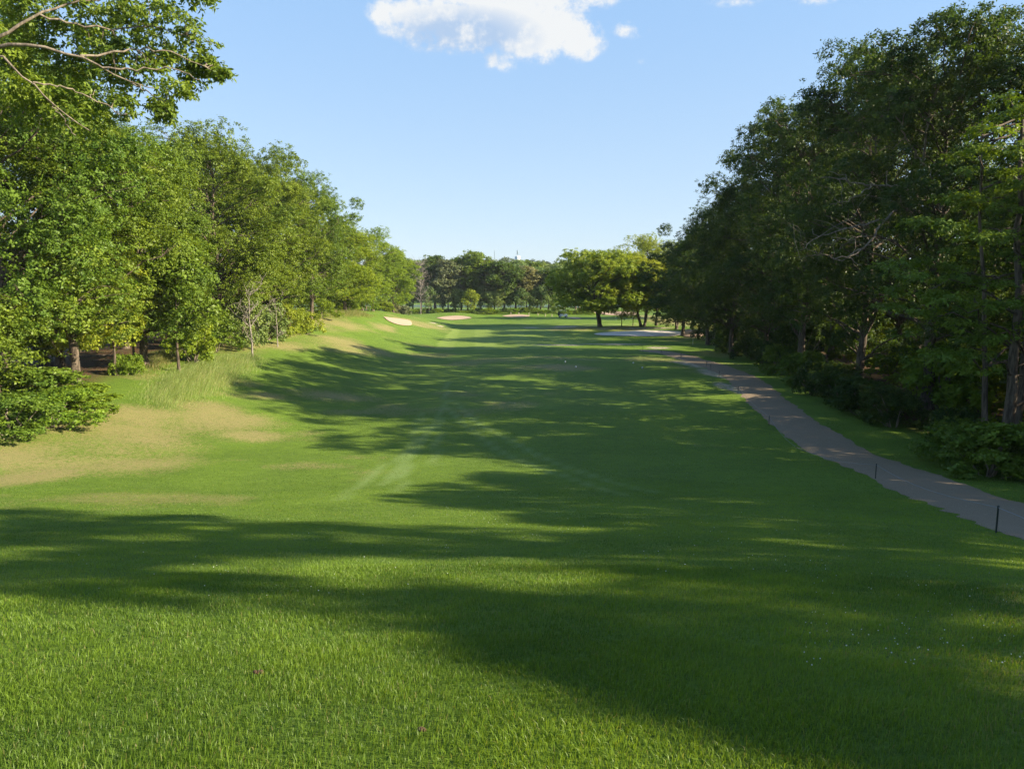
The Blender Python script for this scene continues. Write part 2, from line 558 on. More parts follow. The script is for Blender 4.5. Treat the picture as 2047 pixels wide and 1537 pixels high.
# mown stripes on the fairway: bands of blades rolled away from / towards the mower
sepg = N(nt, 'ShaderNodeSeparateXYZ'); link(nt, pos, sepg.inputs[0])
stripe = mth(nt, 'SINE', mth(nt, 'ADD', mth(nt, 'MULTIPLY', sepg.outputs[0], 1.15), mth(nt, 'MULTIPLY', sepg.outputs[1], 0.06)))
fwm = mth(nt, 'MULTIPLY', attr(nt, 'fairway'), mth(nt, 'ADD', 0.72, mth(nt, 'MULTIPLY', smooth(nt, stripe, -0.3, 0.3), 0.5)))
gc = grass_color(nt, vv, dd, attr(nt, 'track'), fwm)
soil = mth(nt, 'MULTIPLY', smooth(nt, nq, .56, .68), mth(nt, 'MULTIPLY', dd, 0.5))
gc = mixc(nt, soil, gc, (0.235, 0.155, 0.080))
sandc = mixc(nt, nf, (0.33, 0.27, 0.19), (0.48, 0.41, 0.32))
gc = mixc(nt, mth(nt, 'MULTIPLY', attr(nt, 'sand'), smooth(nt, nm, .3, .55)), gc, sandc)
litc = mixc(nt, smooth(nt, nf, .3, .7), (0.035, 0.026, 0.014), (0.15, 0.085, 0.045))
litc = mixc(nt, smooth(nt, nm, .5, .68), litc, (0.045, 0.075, 0.018))
gc = mixc(nt, attr(nt, 'litter'), gc, litc)
b = principled(nt, out, gc, 0.8, 0.15)
bp = N(nt, 'ShaderNodeBump'); bp.inputs['Strength'].default_value = 0.9; bp.inputs['Distance'].default_value = 0.05
link(nt, mth(nt, 'ADD', nf, mth(nt, 'MULTIPLY', nm, 0.9)), bp.inputs['Height']); link(nt, bp.outputs[0], b.inputs['Normal'])

gme = np_mesh('ground', np.stack([gx_, gy_, GZ], 1), GF, mg,
              {'dry': ('POINT', dry), 'sand': ('POINT', sand), 'track': ('POINT', trk), 'fairway': ('POINT', fwy), 'litter': ('POINT', lit)}, True)
ground = tag(add_obj('ground', gme), 'rolling green golf course turf with dry straw coloured banks', 'ground', kind='structure')

# lake beyond the far trees
mw, nt, out = new_mat('lake_water')
b = principled(nt, out, (0.10, 0.16, 0.22), 0.12, 0.5)
nw = noise(nt, N(nt, 'ShaderNodeNewGeometry').outputs['Position'], 0.8, 4)
bp = N(nt, 'ShaderNodeBump'); bp.inputs['Strength'].default_value = 0.25; bp.inputs['Distance'].default_value = 0.2
link(nt, nw, bp.inputs['Height']); link(nt, bp.outputs[0], b.inputs['Normal'])
lx = np.linspace(-260, 260, 40)
y0 = 334 + 6 * np.sin(lx / 23.0) + 4 * np.sin(lx / 9.0); y1 = 408 + 6 * np.sin(lx / 31.0)
LV = np.concatenate([np.stack([lx, y0, np.full_like(lx, -0.35)], 1), np.stack([lx, y1, np.full_like(lx, -0.35)], 1)])
k = np.arange(39)
tag(add_obj('lake_water', np_mesh('lake_water', LV, np.stack([k, k + 1, k + 41, k + 40], 1), mw)), 'strip of blue lake water seen between the far trunks', 'lake', kind='structure')

# ------------------------------------------------------------------ cart path
PL = [(2047, 1082), (1991, 1063), (1890, 1018), (1750, 955), (1612, 902), (1540, 850), (1475, 785), (1448, 752), (1405, 733), (1340, 712), (1275, 700)]
PR = [(2047, 1008), (2000, 985), (1920, 945), (1830, 908), (1720, 860), (1655, 815), (1600, 777), (1560, 742), (1495, 720), (1420, 706), (1290, 696)]


def resamp(P, n):
    P = np.asarray(P, float); d = np.r_[0, np.cumsum(np.linalg.norm(np.diff(P, axis=0), axis=1))]
    # smooth with a few chaikin passes
    for _ in range(3):
        Q = [P[0]]
        for a, b_ in zip(P[:-1], P[1:]):
            Q += [a * .75 + b_ * .25, a * .25 + b_ * .75]
        Q.append(P[-1]); P = np.array(Q)
    d = np.r_[0, np.cumsum(np.linalg.norm(np.diff(P, axis=0), axis=1))]
    s = np.linspace(0, d[-1], n)
    return np.stack([np.interp(s, d, P[:, i]) for i in range(P.shape[1])], 1)


L0 = np.array([gpt(*p)[:2] for p in PL]); R0 = np.array([gpt(*p)[:2] for p in PR])


def extend(A):
    d = A[0] - A[2]; d = d / np.linalg.norm(d)
    return np.concatenate([[A[0] + d * 22 + np.array([2.5, 0]), A[0] + d * 10], A])


NP_ = 420
Lr = resamp(extend(L0), NP_); Rr = resamp(extend(R0), NP_)
# keep the path about 2.6 m wide about its middle
for _ in range(30):
    Lr[1:-1] = (Lr[:-2] + Lr[2:] + 2 * Lr[1:-1]) / 4
mid = Lr
tg = np.gradient(mid, axis=0); tg /= np.linalg.norm(tg, axis=1)[:, None]
nrm = np.stack([tg[:, 1], -tg[:, 0]], 1)
for _ in range(30):
    nrm[1:-1] = (nrm[:-2] + nrm[2:] + 2 * nrm[1:-1]) / 4
nrm = nrm * np.sign(nrm[:, :1].mean())
width = np.full(NP_, 2.7)
mid = Lr + nrm * 1.35
cols = 9
PVx = []
sarc = np.r_[0, np.cumsum(np.linalg.norm(np.diff(mid, axis=0), axis=1))]
for i, t in enumerate(np.linspace(-1, 1, cols)):
    wob = (fbm(sarc * 1.3, sarc * 0 + i, 91, 4) - .5) * 0.5 * (abs(t) > 0.95)
    PVx.append(mid + nrm * ((t * width / 2) + wob)[:, None])
PVx = np.stack(PVx, 1)
pz = Hgt(PVx[..., 0], PVx[..., 1]) + 0.035
pz[:, 0] -= 0.03; pz[:, -1] -= 0.03
PV = np.concatenate([PVx, pz[..., None]], -1).reshape(-1, 3)
ii = (np.arange(NP_ - 1)[:, None] * cols + np.arange(cols - 1)[None, :]).ravel()
mp_, nt, out = new_mat('worn_asphalt')
pos = N(nt, 'ShaderNodeNewGeometry').outputs['Position']
n1 = noise(nt, pos, 60, 5, .7); n2 = noise(nt, pos, 1.1, 5, .6); n3 = noise(nt, pos, 7, 4, .6)
c = mixc(nt, smooth(nt, n1, .3, .7), (0.150, 0.116, 0.076), (0.330, 0.252, 0.163))
c = mixc(nt, mth(nt, 'MULTIPLY', smooth(nt, n2, .5, .72), .6), c, (0.27, 0.205, 0.14))
c = mixc(nt, mth(nt, 'MULTIPLY', smooth(nt, n3, .66, .72), .8), c, (0.40, 0.36, 0.28))
b = principled(nt, out, c, 0.85, 0.25)
bp = N(nt, 'ShaderNodeBump'); bp.inputs['Strength'].default_value = 0.5; bp.inputs['Distance'].default_value = 0.02
link(nt, n1, bp.inputs['Height']); link(nt, bp.outputs[0], b.inputs['Normal'])
tag(add_obj('cart_path', np_mesh('cart_path', PV, np.stack([ii, ii + 1, ii + cols + 1, ii + cols], 1), mp_, None, True)),
    'grey worn cart path curving along the woods edge', 'path', kind='structure')


def near_path(x, y):
    return seg_dist(x, y, mid[::6])


# ------------------------------------------------------------------ bunkers


def sand_mat(name, a, b_):
    m, nt, out = new_mat(name)
    p = N(nt, 'ShaderNodeNewGeometry').outputs['Position']
    n1 = noise(nt, p, 1.2, 6, .65); n2 = noise(nt, p, 9, 4)
    c = mixc(nt, mth(nt, 'ADD', mth(nt, 'MULTIPLY', n1, .7), mth(nt, 'MULTIPLY', n2, .3)), a, b_)
    bb = principled(nt, out, c, 0.9, 0.1)
    bp = N(nt, 'ShaderNodeBump'); bp.inputs['Strength'].default_value = 0.5; bp.inputs['Distance'].default_value = 0.06
    link(nt, n2, bp.inputs['Height']); link(nt, bp.outputs[0], bb.inputs['Normal'])
    return m


SAND_TAN = sand_mat('sand_tan', (0.37, 0.270, 0.185), (0.48, 0.365, 0.265))
SAND_WHITE = sand_mat('sand_white', (0.56, 0.50, 0.42), (0.72, 0.66, 0.56))
SAND_BROWN = sand_mat('sand_brown', (0.22, 0.15, 0.10), (0.42, 0.33, 0.25))


def patch(name, poly_px, mat, label, cat, off=0.12, bowl=0.0, n=72, jag=0.05):
    P = np.array([gpt(*p)[:2] for p in poly_px])
    P = np.concatenate([P, P[:1]])
    Q = resamp(P, n + 1)[:-1]
    c = Q.mean(0)
    rings = [0.0, .25, .5, .75, .9, 1.0]
    V = []
    for t in rings:
        j = 1 + (jag * (fbm(Q[:, 0] * .9, Q[:, 1] * .9, 7, 3) - .5) if t == 1 else 0)
        XY = c + (Q - c) * t * (j[:, None] if t == 1 else 1)
        z = Hgt(XY[:, 0], XY[:, 1]) + off + (0.0 if t < 1 else -0.03) - bowl * (1 - t * t) * 0.3
        V.append(np.concatenate([XY, z[:, None]], 1))
    V = np.concatenate(V)
    i = np.arange(len(rings) - 1)[:, None] * n; j = np.arange(n)[None, :]; j2 = (j + 1) % n
    F = np.stack([i + j, i + j2, i + n + j2, i + n + j], -1).reshape(-1, 4)
    return tag(add_obj(name, np_mesh(name, V, F, mat, None, True)), label, cat)


for poly, m, lab, bw in (
        ([(766, 634), (790, 637), (818, 640), (824, 646), (823, 652), (800, 651), (780, 645)], SAND_TAN, 'tan sand bunker at the foot of the left bank', 0.1),
        ([(872, 636), (885, 633), (910, 631.5), (935, 633), (946, 636), (930, 638.5), (905, 640.5), (885, 639)], SAND_TAN, 'oval tan sand bunker in the middle of the far rough', 0.1),
        ([(1003, 632), (1018, 629.5), (1040, 629), (1058, 630.5), (1060, 633), (1045, 634.5), (1020, 634.5)], SAND_TAN, 'small tan sand bunker with pale posts along its back edge', 0.1),
        ([(1177, 627), (1200, 624), (1240, 622.5), (1270, 624), (1276, 629), (1260, 631.5), (1225, 631), (1200, 629)], SAND_TAN, 'long tan sand bunker seen behind the clump of lone trees', 0.1),
        ([(1185, 669), (1205, 666), (1250, 662.5), (1300, 661), (1350, 662), (1368, 666), (1362, 672), (1320, 673.5), (1260, 673), (1210, 672)], SAND_WHITE, 'wide whitish sand bunker in front of the lone tree clump', 0.3)):
    patch('sand_bunker', poly, m, lab, 'bunker', bowl=0.0)
tag(patch('sand_bank', [(1362, 662), (1378, 659), (1405, 662), (1418, 668), (1400, 676), (1372, 675), (1358, 669)], SAND_BROWN,
          'brown eroded sand bank at the right end of the white bunker', 'sand bank', bowl=-1.2), kind='structure')
tag(patch('dirt_track', [(1131, 635.5), (1145, 634.6), (1160, 636), (1164, 638.5), (1150, 638.2), (1138, 637.2)], SAND_TAN,
          'pale dirt track behind the parked golf cart', 'track'), kind='structure')

# ------------------------------------------------------------------ plants


def unit(v):
    return v / (np.linalg.norm(v, axis=-1, keepdims=True) + 1e-9)


def leaf_quads(rng, P, Nn, L, W, v, tip_dir=None, droop=0.0):
    n = len(P)
    d = rng.normal(size=(n, 3))
    if tip_dir is not None:
        d = d * 0.75 + tip_dir
    d = d - (d * Nn).sum(1, keepdims=True) * Nn
    d = unit(d); d[:, 2] -= droop; d = unit(d)
    s = unit(np.cross(d, Nn))
    l = (L * rng.uniform(.65, 1.25, n))[:, None]; w = (W * rng.uniform(.7, 1.25, n))[:, None]
    fold = Nn * (l * 0.10)
    V = np.stack([P, P + d * l * .5 + s * w * .5 + fold, P + d * l - fold * .6, P + d * l * .5 - s * w * .5 + fold], 1).reshape(-1, 3)
    F = np.arange(4 * n).reshape(n, 4)
    return V, F, v


def crown_from_clumps(rng, CC, CR, nspray, nleaf, L, W, flat=.72, sig=.24, up=.3, center=None, droop=0.15, shell=(.3, 1.05)):
    # every spray is a rosette of leaves radiating from a twig tip
    nspray = int(nspray * 1.9); nleaf = max(4, int(nleaf / 1.9)); sig = sig * .38
    nc = len(CC)
    sd = unit(rng.normal(size=(nc, nspray, 3)) + np.array([0, 0, .55]))
    rad = rng.uniform(*shell, (nc, nspray, 1)) ** 0.8
    SP = CC[:, None, :] + sd * rad * CR[:, None, None] * np.array([1, 1, flat])
    out = sd
    P = SP[:, :, None, :] + rng.normal(size=(nc, nspray, nleaf, 3)) * np.array([sig, sig, sig * .8])
    on = np.broadcast_to(out[:, :, None, :], P.shape)
    Nn = unit(np.array([0, 0, up]) + on * .75 + rng.normal(size=P.shape) * .5)
    v = (rng.uniform(0, 1, (nc, 1, 1)) * .4 + rng.uniform(0, 1, (nc, nspray, 1)) * .4 + rng.uniform(0, 1, (nc, nspray, nleaf)) * .35 - .08)
    tip = np.broadcast_to(on, P.shape).reshape(-1, 3) * .8
    V, F, v = leaf_quads(rng, P.reshape(-1, 3), Nn.reshape(-1, 3), L, W, np.clip(v, 0, 1).ravel(), tip, droop)
    return V, F, v, SP


def limb_curve(rng, a, b, sag=.0, n=6, wob=.25):
    t = np.linspace(0, 1, n)[:, None]
    d = b - a; ln = np.linalg.norm(d)
    P = a + d * t
    P[:, 2] += np.sin(t[:, 0] * np.pi) * ln * rng.uniform(-.02, .14) - sag * t[:, 0] ** 2
    P[1:-1] += rng.normal(size=(n - 2, 3)) * wob * ln * .09
    return P


def make_tree(seed, Hh, cb, R, nclump=80, nspray=28, nleaf=38, L=.168, W=.094, tr=.26, prof='oval', crad=(.9, 2.3), flat=.8, lean=0.0,
              bark=None, mat='oak', limb_p=.55, trunks=1, droop=.15, sig=.26, lob=.22, name='oak_tree', shell=(.3, 1.05), given=None):
    rng = np.random.default_rng(seed)
    # clump centres
    CC = []; ph = rng.uniform(0, 6.28, 4)
    while given is None and len(CC) < nclump:
        t = rng.uniform(0, 1); th = rng.uniform(0, 2 * np.pi)
        if prof == 'oval':
            r = (max(0.0, 1 - abs((t - .42) / .60) ** 2.2)) ** .55
        elif prof == 'wide':
            r = (max(0.0, 1 - abs((t - .5) / .56) ** 2.6)) ** .5
        elif prof == 'tall':
            r = (max(0.0, 1 - abs((t - .55) / .58) ** 2.4)) ** .6 * (0.75 + .35 * t)
        elif prof == 'umbrella':
            r = .35 + .65 * t if t < .75 else (max(0, 1 - ((t - .75) / .27) ** 2)) ** .5
        else:
            r = 1 - .85 * t
        if rng.uniform() > r ** 1.3:
            continue
        r *= 1 + lob * math.sin(3 * th + ph[0] + 3 * t) + lob * .7 * math.sin(5 * th + ph[1] - 5 * t)
        q = rng.uniform(.12, 1) ** .5
        CC.append((R * r * q * math.cos(th), R * r * q * math.sin(th), cb + (Hh - cb) * t * .95 + .2))
    for f, q in ((.94, .15), (.93, .3), (.90, .4), (.88, .45), (.87, .1), (.86, .5), (.84, .3), (.82, .55), (.80, .5), (.80, .6), (.76, .65)):
        a = rng.uniform(0, 6.28); CC.append((R * q * .8 * math.cos(a), R * q * .8 * math.sin(a), Hh * f))
    if given is not None:
        CC = given
    nclump = len(CC); CC = np.array(CC); CC[:, 0] += lean * CC[:, 2] / Hh * 2
    CR = rng.uniform(*crad, nclump)
    if CC.shape[1] == 4:
        CR = np.where(CC[:, 3] > 0, CC[:, 3], CR); CC = CC[:, :3]
    V, F, v, SP = crown_from_clumps(rng, CC, CR, nspray, nleaf, L, W, flat, sig, droop=droop, shell=shell)
    root = empty(name)
    crown = add_obj('crown', np_mesh('crown', V, F, LEAF[mat], {'v': ('FACE', v)}), root)
    m = Mesh()
    axes = []
    for k in range(trunks):
        a0 = rng.uniform(0, 6.28) if trunks > 1 else 0
        off = .28 * (trunks > 1)
        top = Hh * (.82 if trunks == 1 else .7)
        n = 12; t = np.linspace(0, 1, n)
        X = off * math.cos(a0) + (t * 1.6 * math.cos(a0) * (trunks > 1)) + np.cumsum(rng.normal(size=n)) * .06 * Hh / 20 + lean * t * 2 * .8
        Y = off * math.sin(a0) + (t * 1.6 * math.sin(a0) * (trunks > 1)) + np.cumsum(rng.normal(size=n)) * .06 * Hh / 20
        X -= X[0] - off * math.cos(a0); Y -= Y[0] - off * math.sin(a0)
        Z = -.25 + t ** 1.15 * (top + .25)
        rr = tr * (1 - .86 * t) * (1 + .55 * np.exp(-t * 26))
        A = np.stack([X, Y, Z], 1); axes.append(A); m.tube(A, rr, 9)
    for i in range(nclump):
        if rng.uniform() > limb_p:
            continue
        c = CC[i]; A = axes[rng.integers(len(axes))]
        hd = math.hypot(c[0], c[1])
        z0 = np.clip(c[2] - hd * rng.uniform(.35, .9), cb * .8 + .4, Hh * .78)
        a = np.array([np.interp(z0, A[:, 2], A[:, 0]), np.interp(z0, A[:, 2], A[:, 1]), z0])
        r0 = tr * (1 - .8 * z0 / Hh) * rng.uniform(.25, .5)
        Pc = limb_curve(rng, a, c, n=7)
        m.tube(Pc, np.linspace(r0, .022, 7), 5)
        for q in range(3):
            e = SP[i, rng.integers(SP.shape[1])]
            s = Pc[rng.integers(4, 7)]
            m.tube(limb_curve(rng, s, e, n=4), np.linspace(.028, .008, 4), 4)
    m.build('trunk', bark or BARK, root, smooth_sh=True)
    root['_h'] = Hh; root['_r'] = R
    return root


def set_leaf(root, mat=None, bark=None):
    for ch in root.children:
        want = LEAF[mat] if (ch.name.startswith('crown') and mat) else bark if (ch.name.startswith('trunk') and bark) else None
        if want:
            ch.material_slots[0].link = 'OBJECT'; ch.material_slots[0].material = want


used = set()
DIM = {}


def proto(key, **kw):
    r = make_tree(**kw)
    DIM[key] = (r, r['_h'], r['_r'])
    del r['_h']; del r['_r']
    r.location = (0, -300, 0)
    return r


proto('oakA', seed=1, Hh=19, cb=3.0, R=5.4, nclump=96, prof='oval', name='oak_tree')
proto('oakB', seed=2, Hh=20, cb=3.2, R=5.8, nclump=100, prof='wide', name='oak_tree')
proto('oakC', seed=3, Hh=17, cb=2.4, R=4.8, nclump=90, prof='oval', name='oak_tree', crad=(1.0, 1.8))
proto('tallA', seed=4, Hh=22, cb=3.0, R=6.0, nclump=94, prof='tall', name='oak_tree', mat='shade', tr=.34, limb_p=.75, shell=(.5, 1.05))
proto('tallB', seed=5, Hh=21, cb=2.4, R=5.8, nclump=92, prof='wide', name='oak_tree', mat='shade', tr=.32, limb_p=.75, shell=(.5, 1.05))
proto('lone', seed=6, Hh=14, cb=3.0, R=6.6, nclump=92, prof='wide', name='locust_tree', mat='locust', tr=.30, trunks=2, droop=.5, L=.28, W=.13, crad=(1.1, 1.9))
proto('loneB', seed=16, Hh=14, cb=3.4, R=4.6, nclump=64, prof='wide', name='locust_tree', mat='locust', tr=.25, trunks=2, droop=.5, L=.28, W=.13, crad=(1.1, 1.8))
for q, sd in enumerate((21, 22, 23, 24)):
    proto('far%d' % q, seed=sd, Hh=17, cb=(4.4, 5.0, 3.8, 5.4)[q], R=(4.6, 4.0, 4.4, 3.6)[q], nclump=84, nspray=13, nleaf=16, L=.44, W=.26, tr=.24,
          prof=('oval', 'wide', 'oval', 'tall')[q], name='broadleaf_tree', crad=(1.0, 1.8), sig=.34, mat='bluish')
proto('sap', seed=31, Hh=8, cb=1.9, R=2.3, nclump=34, nspray=13, nleaf=22, L=.22, W=.12, tr=.10, name='young_oak_tree', crad=(.6, 1.0), mat='bright')


def make_shrub(seed, Hh, R, nclump=26, nspray=12, nleaf=34, L=.11, W=.06, mat='bright', name='shrub', crad=(.3, .55), stems=9):
    rng = np.random.default_rng(seed)
    th = rng.uniform(0, 6.28, nclump); q = rng.uniform(0, 1, nclump) ** .5
    z = Hh * rng.uniform(.12, .95, nclump)
    r = R * q * (1 - .45 * (z / Hh) ** 2)
    CC = np.stack([r * np.cos(th), r * np.sin(th), z], 1); CR = rng.uniform(*crad, nclump) * (Hh / 2) ** .5
    V, F, v, SP = crown_from_clumps(rng, CC, CR, nspray, nleaf, L, W, .8, .13, droop=.2)
    root = empty(name)
    add_obj('foliage', np_mesh('foliage', V, F, LEAF[mat], {'v': ('FACE', v)}), root)
    m = Mesh()
    for i in range(stems):
        c = CC[rng.integers(nclump)]
        m.tube(limb_curve(rng, np.array([c[0] * .15, c[1] * .15, -.1]), c, n=6), np.linspace(.03, .008, 6), 5)
    m.build('stem', BARK_PALE, root)
    return root


def shrub_proto(key, **kw):
    r = make_shrub(**kw); DIM[key] = (r, kw['Hh'], kw['R']); r.location = (0, -300, 0)


shrub_proto('shA', seed=41, Hh=2.0, R=1.5)
shrub_proto('shB', seed=42, Hh=2.4, R=1.3, L=.14, W=.075)
shrub_proto('shC', seed=43, Hh=1.3, R=1.5, nclump=22)


def put(key, x, y, h, r, label, cat='tree', group=None, mat=None, bark=None, name=None, rz=None, sink=0.0):
    root, ph_, pr_ = DIM[key]
    z = H1(x, y) - sink
    rz = rnd.uniform(0, 6.28) if rz is None else rz
    s = (r / pr_, r / pr_, h / ph_)
    if key not in used:
        used.add(key); o = root
        o.location = (x, y, z); o.rotation_euler = (0, 0, rz); o.scale = s
        if name: o.name = name
    else:
        o = dup(root, (x, y, z), rz, s, name)
    if mat or bark:
        for ch in o.children:
            n0 = ch.name.split('.')[0]
            want = LEAF[mat] if (n0 in ('crown', 'foliage') and mat) else bark if (n0 in ('trunk', 'stem') and bark) else None
            if want:
                ch.material_slots[0].link = 'OBJECT'; ch.material_slots[0].material = want
    tag(o, label, cat, group)
    return o


def put_px(key, px, Y, top, r, label, **kw):
    x = xat(px, Y, 1.0)
    x = xat(px, Y, H1(x, Y))
    return put(key, x, Y, (zat(top, Y) - H1(x, Y)) * .965, r, label, **kw)


GL = 'oaks along the left side of the fairway'
GR = 'shaded oaks beside the cart path'
for key, px, Y, top, r, mat, lab in (
        ('oakB', 20, 34, -70, 5.6, 'oak', 'big leafy oak filling the left edge of the photo under the overhanging branches'),
        ('oakA', 150, 39, 120, 5.6, 'oak', 'full green oak behind the three slim trunks at the left path'),
        ('oakC', 288, 47, 226, 5.0, 'oak', 'dense oak right of the gap under the overhanging branches'),
        ('oakB', 440, 60, 242, 6.0, 'oak', 'tall rounded oak, highest crown of the left wood beyond the overhang'),
        ('oakA', 540, 72, 288, 5.6, 'oak', 'rounded oak just right of the tallest crown in the left wood'),
        ('oakB', 622, 86, 342, 5.6, 'oak', 'oak on the shoulder of the left wood where the skyline turns steep'),
        ('oakC', 690, 104, 432, 5.0, 'bright', 'bright green tree standing above the sandy bank of the left wood'),
        ('oakA', 745, 128, 452, 5.4, 'bright', 'bright green tree second from the far end of the left wood'),
        ('oakC', 786, 150, 492, 5.0, 'bright', 'last bright green tree of the left wood above the tan bunker')):
    put_px(key, px, Y, top, r, lab, group=GL, mat=mat)
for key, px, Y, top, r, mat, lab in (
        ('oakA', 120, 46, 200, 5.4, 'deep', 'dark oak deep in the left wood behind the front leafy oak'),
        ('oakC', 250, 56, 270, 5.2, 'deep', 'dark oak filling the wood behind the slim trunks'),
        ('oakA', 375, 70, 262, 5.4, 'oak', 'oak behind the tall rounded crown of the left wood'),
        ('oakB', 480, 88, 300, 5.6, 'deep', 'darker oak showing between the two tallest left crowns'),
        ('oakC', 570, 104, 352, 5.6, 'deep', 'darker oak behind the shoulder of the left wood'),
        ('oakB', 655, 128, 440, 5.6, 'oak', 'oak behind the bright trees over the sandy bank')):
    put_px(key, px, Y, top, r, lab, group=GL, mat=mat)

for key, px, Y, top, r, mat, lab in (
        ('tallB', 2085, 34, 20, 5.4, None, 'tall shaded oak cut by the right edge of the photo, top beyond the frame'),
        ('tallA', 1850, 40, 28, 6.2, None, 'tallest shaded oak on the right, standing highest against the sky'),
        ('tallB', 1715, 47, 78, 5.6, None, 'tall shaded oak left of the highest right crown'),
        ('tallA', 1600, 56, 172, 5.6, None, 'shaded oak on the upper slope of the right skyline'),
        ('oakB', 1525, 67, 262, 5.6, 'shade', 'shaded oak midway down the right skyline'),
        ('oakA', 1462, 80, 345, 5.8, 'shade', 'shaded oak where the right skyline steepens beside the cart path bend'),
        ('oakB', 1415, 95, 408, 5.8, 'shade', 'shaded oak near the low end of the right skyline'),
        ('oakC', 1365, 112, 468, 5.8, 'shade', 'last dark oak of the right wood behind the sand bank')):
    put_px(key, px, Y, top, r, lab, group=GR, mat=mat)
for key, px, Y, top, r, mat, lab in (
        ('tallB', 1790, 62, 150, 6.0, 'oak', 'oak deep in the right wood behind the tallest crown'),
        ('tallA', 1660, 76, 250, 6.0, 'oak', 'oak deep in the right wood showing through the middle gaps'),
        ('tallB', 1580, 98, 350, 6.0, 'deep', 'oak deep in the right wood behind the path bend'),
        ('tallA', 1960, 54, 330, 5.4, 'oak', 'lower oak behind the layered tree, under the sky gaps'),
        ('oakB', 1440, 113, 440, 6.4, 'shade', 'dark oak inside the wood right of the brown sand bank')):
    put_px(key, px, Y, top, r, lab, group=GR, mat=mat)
# trees beside the tee, right of the camera, whose shadows cross the near turf
for key, x, y, h, r, lab in (
        ('oakB', 32.0, 14.0, 15.0, 5.0, 'unseen oak added in a second rank right of the frame to deepen the shade'),  # second rank is unseen, added to thicken the shade on the turf
        ('oakA', 32.5, 5.5, 15.0, 5.0, 'unseen oak added in the second rank closest to the tee to deepen the shade'),
        ('oakC', 27.0, 11.5, 11.5, 4.2, 'lower oak beside the tee between two taller ones, right of the frame'),
        ('oakB', 33.0, 24.0, 17.5, 5.2, 'unseen oak added beyond the right edge of the frame to shade the layered tree'),  # added out of view to keep some sun off the layered tree
        ('oakA', 25.5, 22.5, 13.0, 4.6, 'oak close to the near path, just beyond the right edge of the frame'),
        ('oakB', 26.0, 17.0, 11.5, 4.8, 'oak beyond the right edge of the frame by the near path')):
    put(key, x, y, h, r, lab, group=GR)

# two old oaks beside the tee, just right of the frame: their crowns stand where the shadows on the near turf say they do
def shade_oak(seed, x0, y0, outline, holes, label, cr=(.7, 1.25), space=1.0, shadow_edge=()):
    rng = np.random.default_rng(seed)
    te = math.tan(SUN_EL) * math.sqrt(1 + SUN_K ** 2)

    def to_yz(p):
        g = gpt(*p); d = x0 - g[0]
        return np.array([g[1] - SUN_K * d, g[2] + d * te])
    out = np.array([to_yz(p) for p in outline]); hol = [np.array([to_yz(p) for p in h]) for h in holes]
    lo, hi = out.min(0), out.max(0)
    pts = []
    for _ in range(9000):
        q = lo + (hi - lo) * rng.uniform(size=2)
        if q[1] < 4.5 or not in_poly(np.array([q[0]]), np.array([q[1]]), out)[0]:
            continue
        if seg_dist(np.array([q[0]]), np.array([q[1]]), np.concatenate([out, out[:1]]))[0] < .45:
            continue
        if any(in_poly(np.array([q[0]]), np.array([q[1]]), h)[0] or seg_dist(np.array([q[0]]), np.array([q[1]]), np.concatenate([h, h[:1]]))[0] < .6 for h in hol):
            continue
        if any((q[0] - p[0]) ** 2 + (q[1] - p[1]) ** 2 < space ** 2 for p in pts):
            continue
        pts.append(q)
    gz = H1(x0, y0)
    CC = []
    for y, z in pts:
        for _ in range(2):
            d = rng.uniform(-2.6, 2.6)
            CC.append((d, y - SUN_K * d - y0, z + d * te * .98 - gz, 0))
    for p in shadow_edge:                                   # small leaf clumps added to stretch the shadow's lower edge
        y, z = to_yz(p)
        for _ in range(3):
            d = rng.uniform(-2.0, 2.0); CC.append((d, y - SUN_K * d - y0 + rng.normal() * .08, z + d * te * .98 - gz, .42))
    CC = np.array(CC)
    top = CC[:, 2].max() + 1
    r = make_tree(seed, top, 4.0, 5.0, nclump=len(CC), given=CC, crad=cr, nspray=17, mat='shade', tr=.36, limb_p=.5, lob=0)
    del r['_h']; del r['_r']
    r.location = (x0, y0, gz)
    tag(r, label, 'tree', GR)


shade_oak(301, 24.0, 3.2, [(-60, 1005), (330, 1030), (560, 1045), (900, 1045), (1160, 1075), (1500, 1075), (2047, 1090), (2300, 1200), (2300, 1560), (2047, 1560), (1700, 1515), (1350, 1430), (1200, 1345), (1000, 1300), (850, 1245), (700, 1230), (560, 1260), (300, 1250), (-60, 1190)],
          [[(1690, 1335), (1800, 1345), (2047, 1430), (2047, 1480), (1880, 1430)], [(720, 1135), (960, 1120), (1000, 1150), (760, 1175)], [(1480, 1190), (1620, 1195), (1750, 1240), (1560, 1225)]],
          'broad oak beside the tee, right of the frame, shading the near turf',
          shadow_edge=[(1150, 1275), (1290, 1325), (1400, 1350), (1500, 1372), (1600, 1395), (1700, 1420), (1800, 1445), (1900, 1470), (2000, 1495), (2150, 1510)])
shade_oak(302, 25.0, 13.0, [(1000, 940), (1100, 925), (1250, 930), (1600, 935), (1800, 950), (2000, 1070), (1500, 1100), (1160, 1068), (1010, 1030), (930, 1010), (740, 1005), (900, 975)],
          [[(1350, 985), (1600, 990), (1620, 1010), (1400, 1005)]], 'lower spreading oak beside the tee, right of the frame')
# deeper ranks of the right wood
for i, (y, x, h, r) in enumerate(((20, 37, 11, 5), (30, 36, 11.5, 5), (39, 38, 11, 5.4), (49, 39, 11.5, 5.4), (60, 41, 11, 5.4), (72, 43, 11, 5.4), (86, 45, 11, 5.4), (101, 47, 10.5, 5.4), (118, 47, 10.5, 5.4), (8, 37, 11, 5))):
    put(('oakA', 'oakB', 'oakC')[i % 3], x, y, h, r, 'oak deep in the wood on the right, only glimpsed between the front trees', group='deep rank of oaks in the right wood', mat='shade')

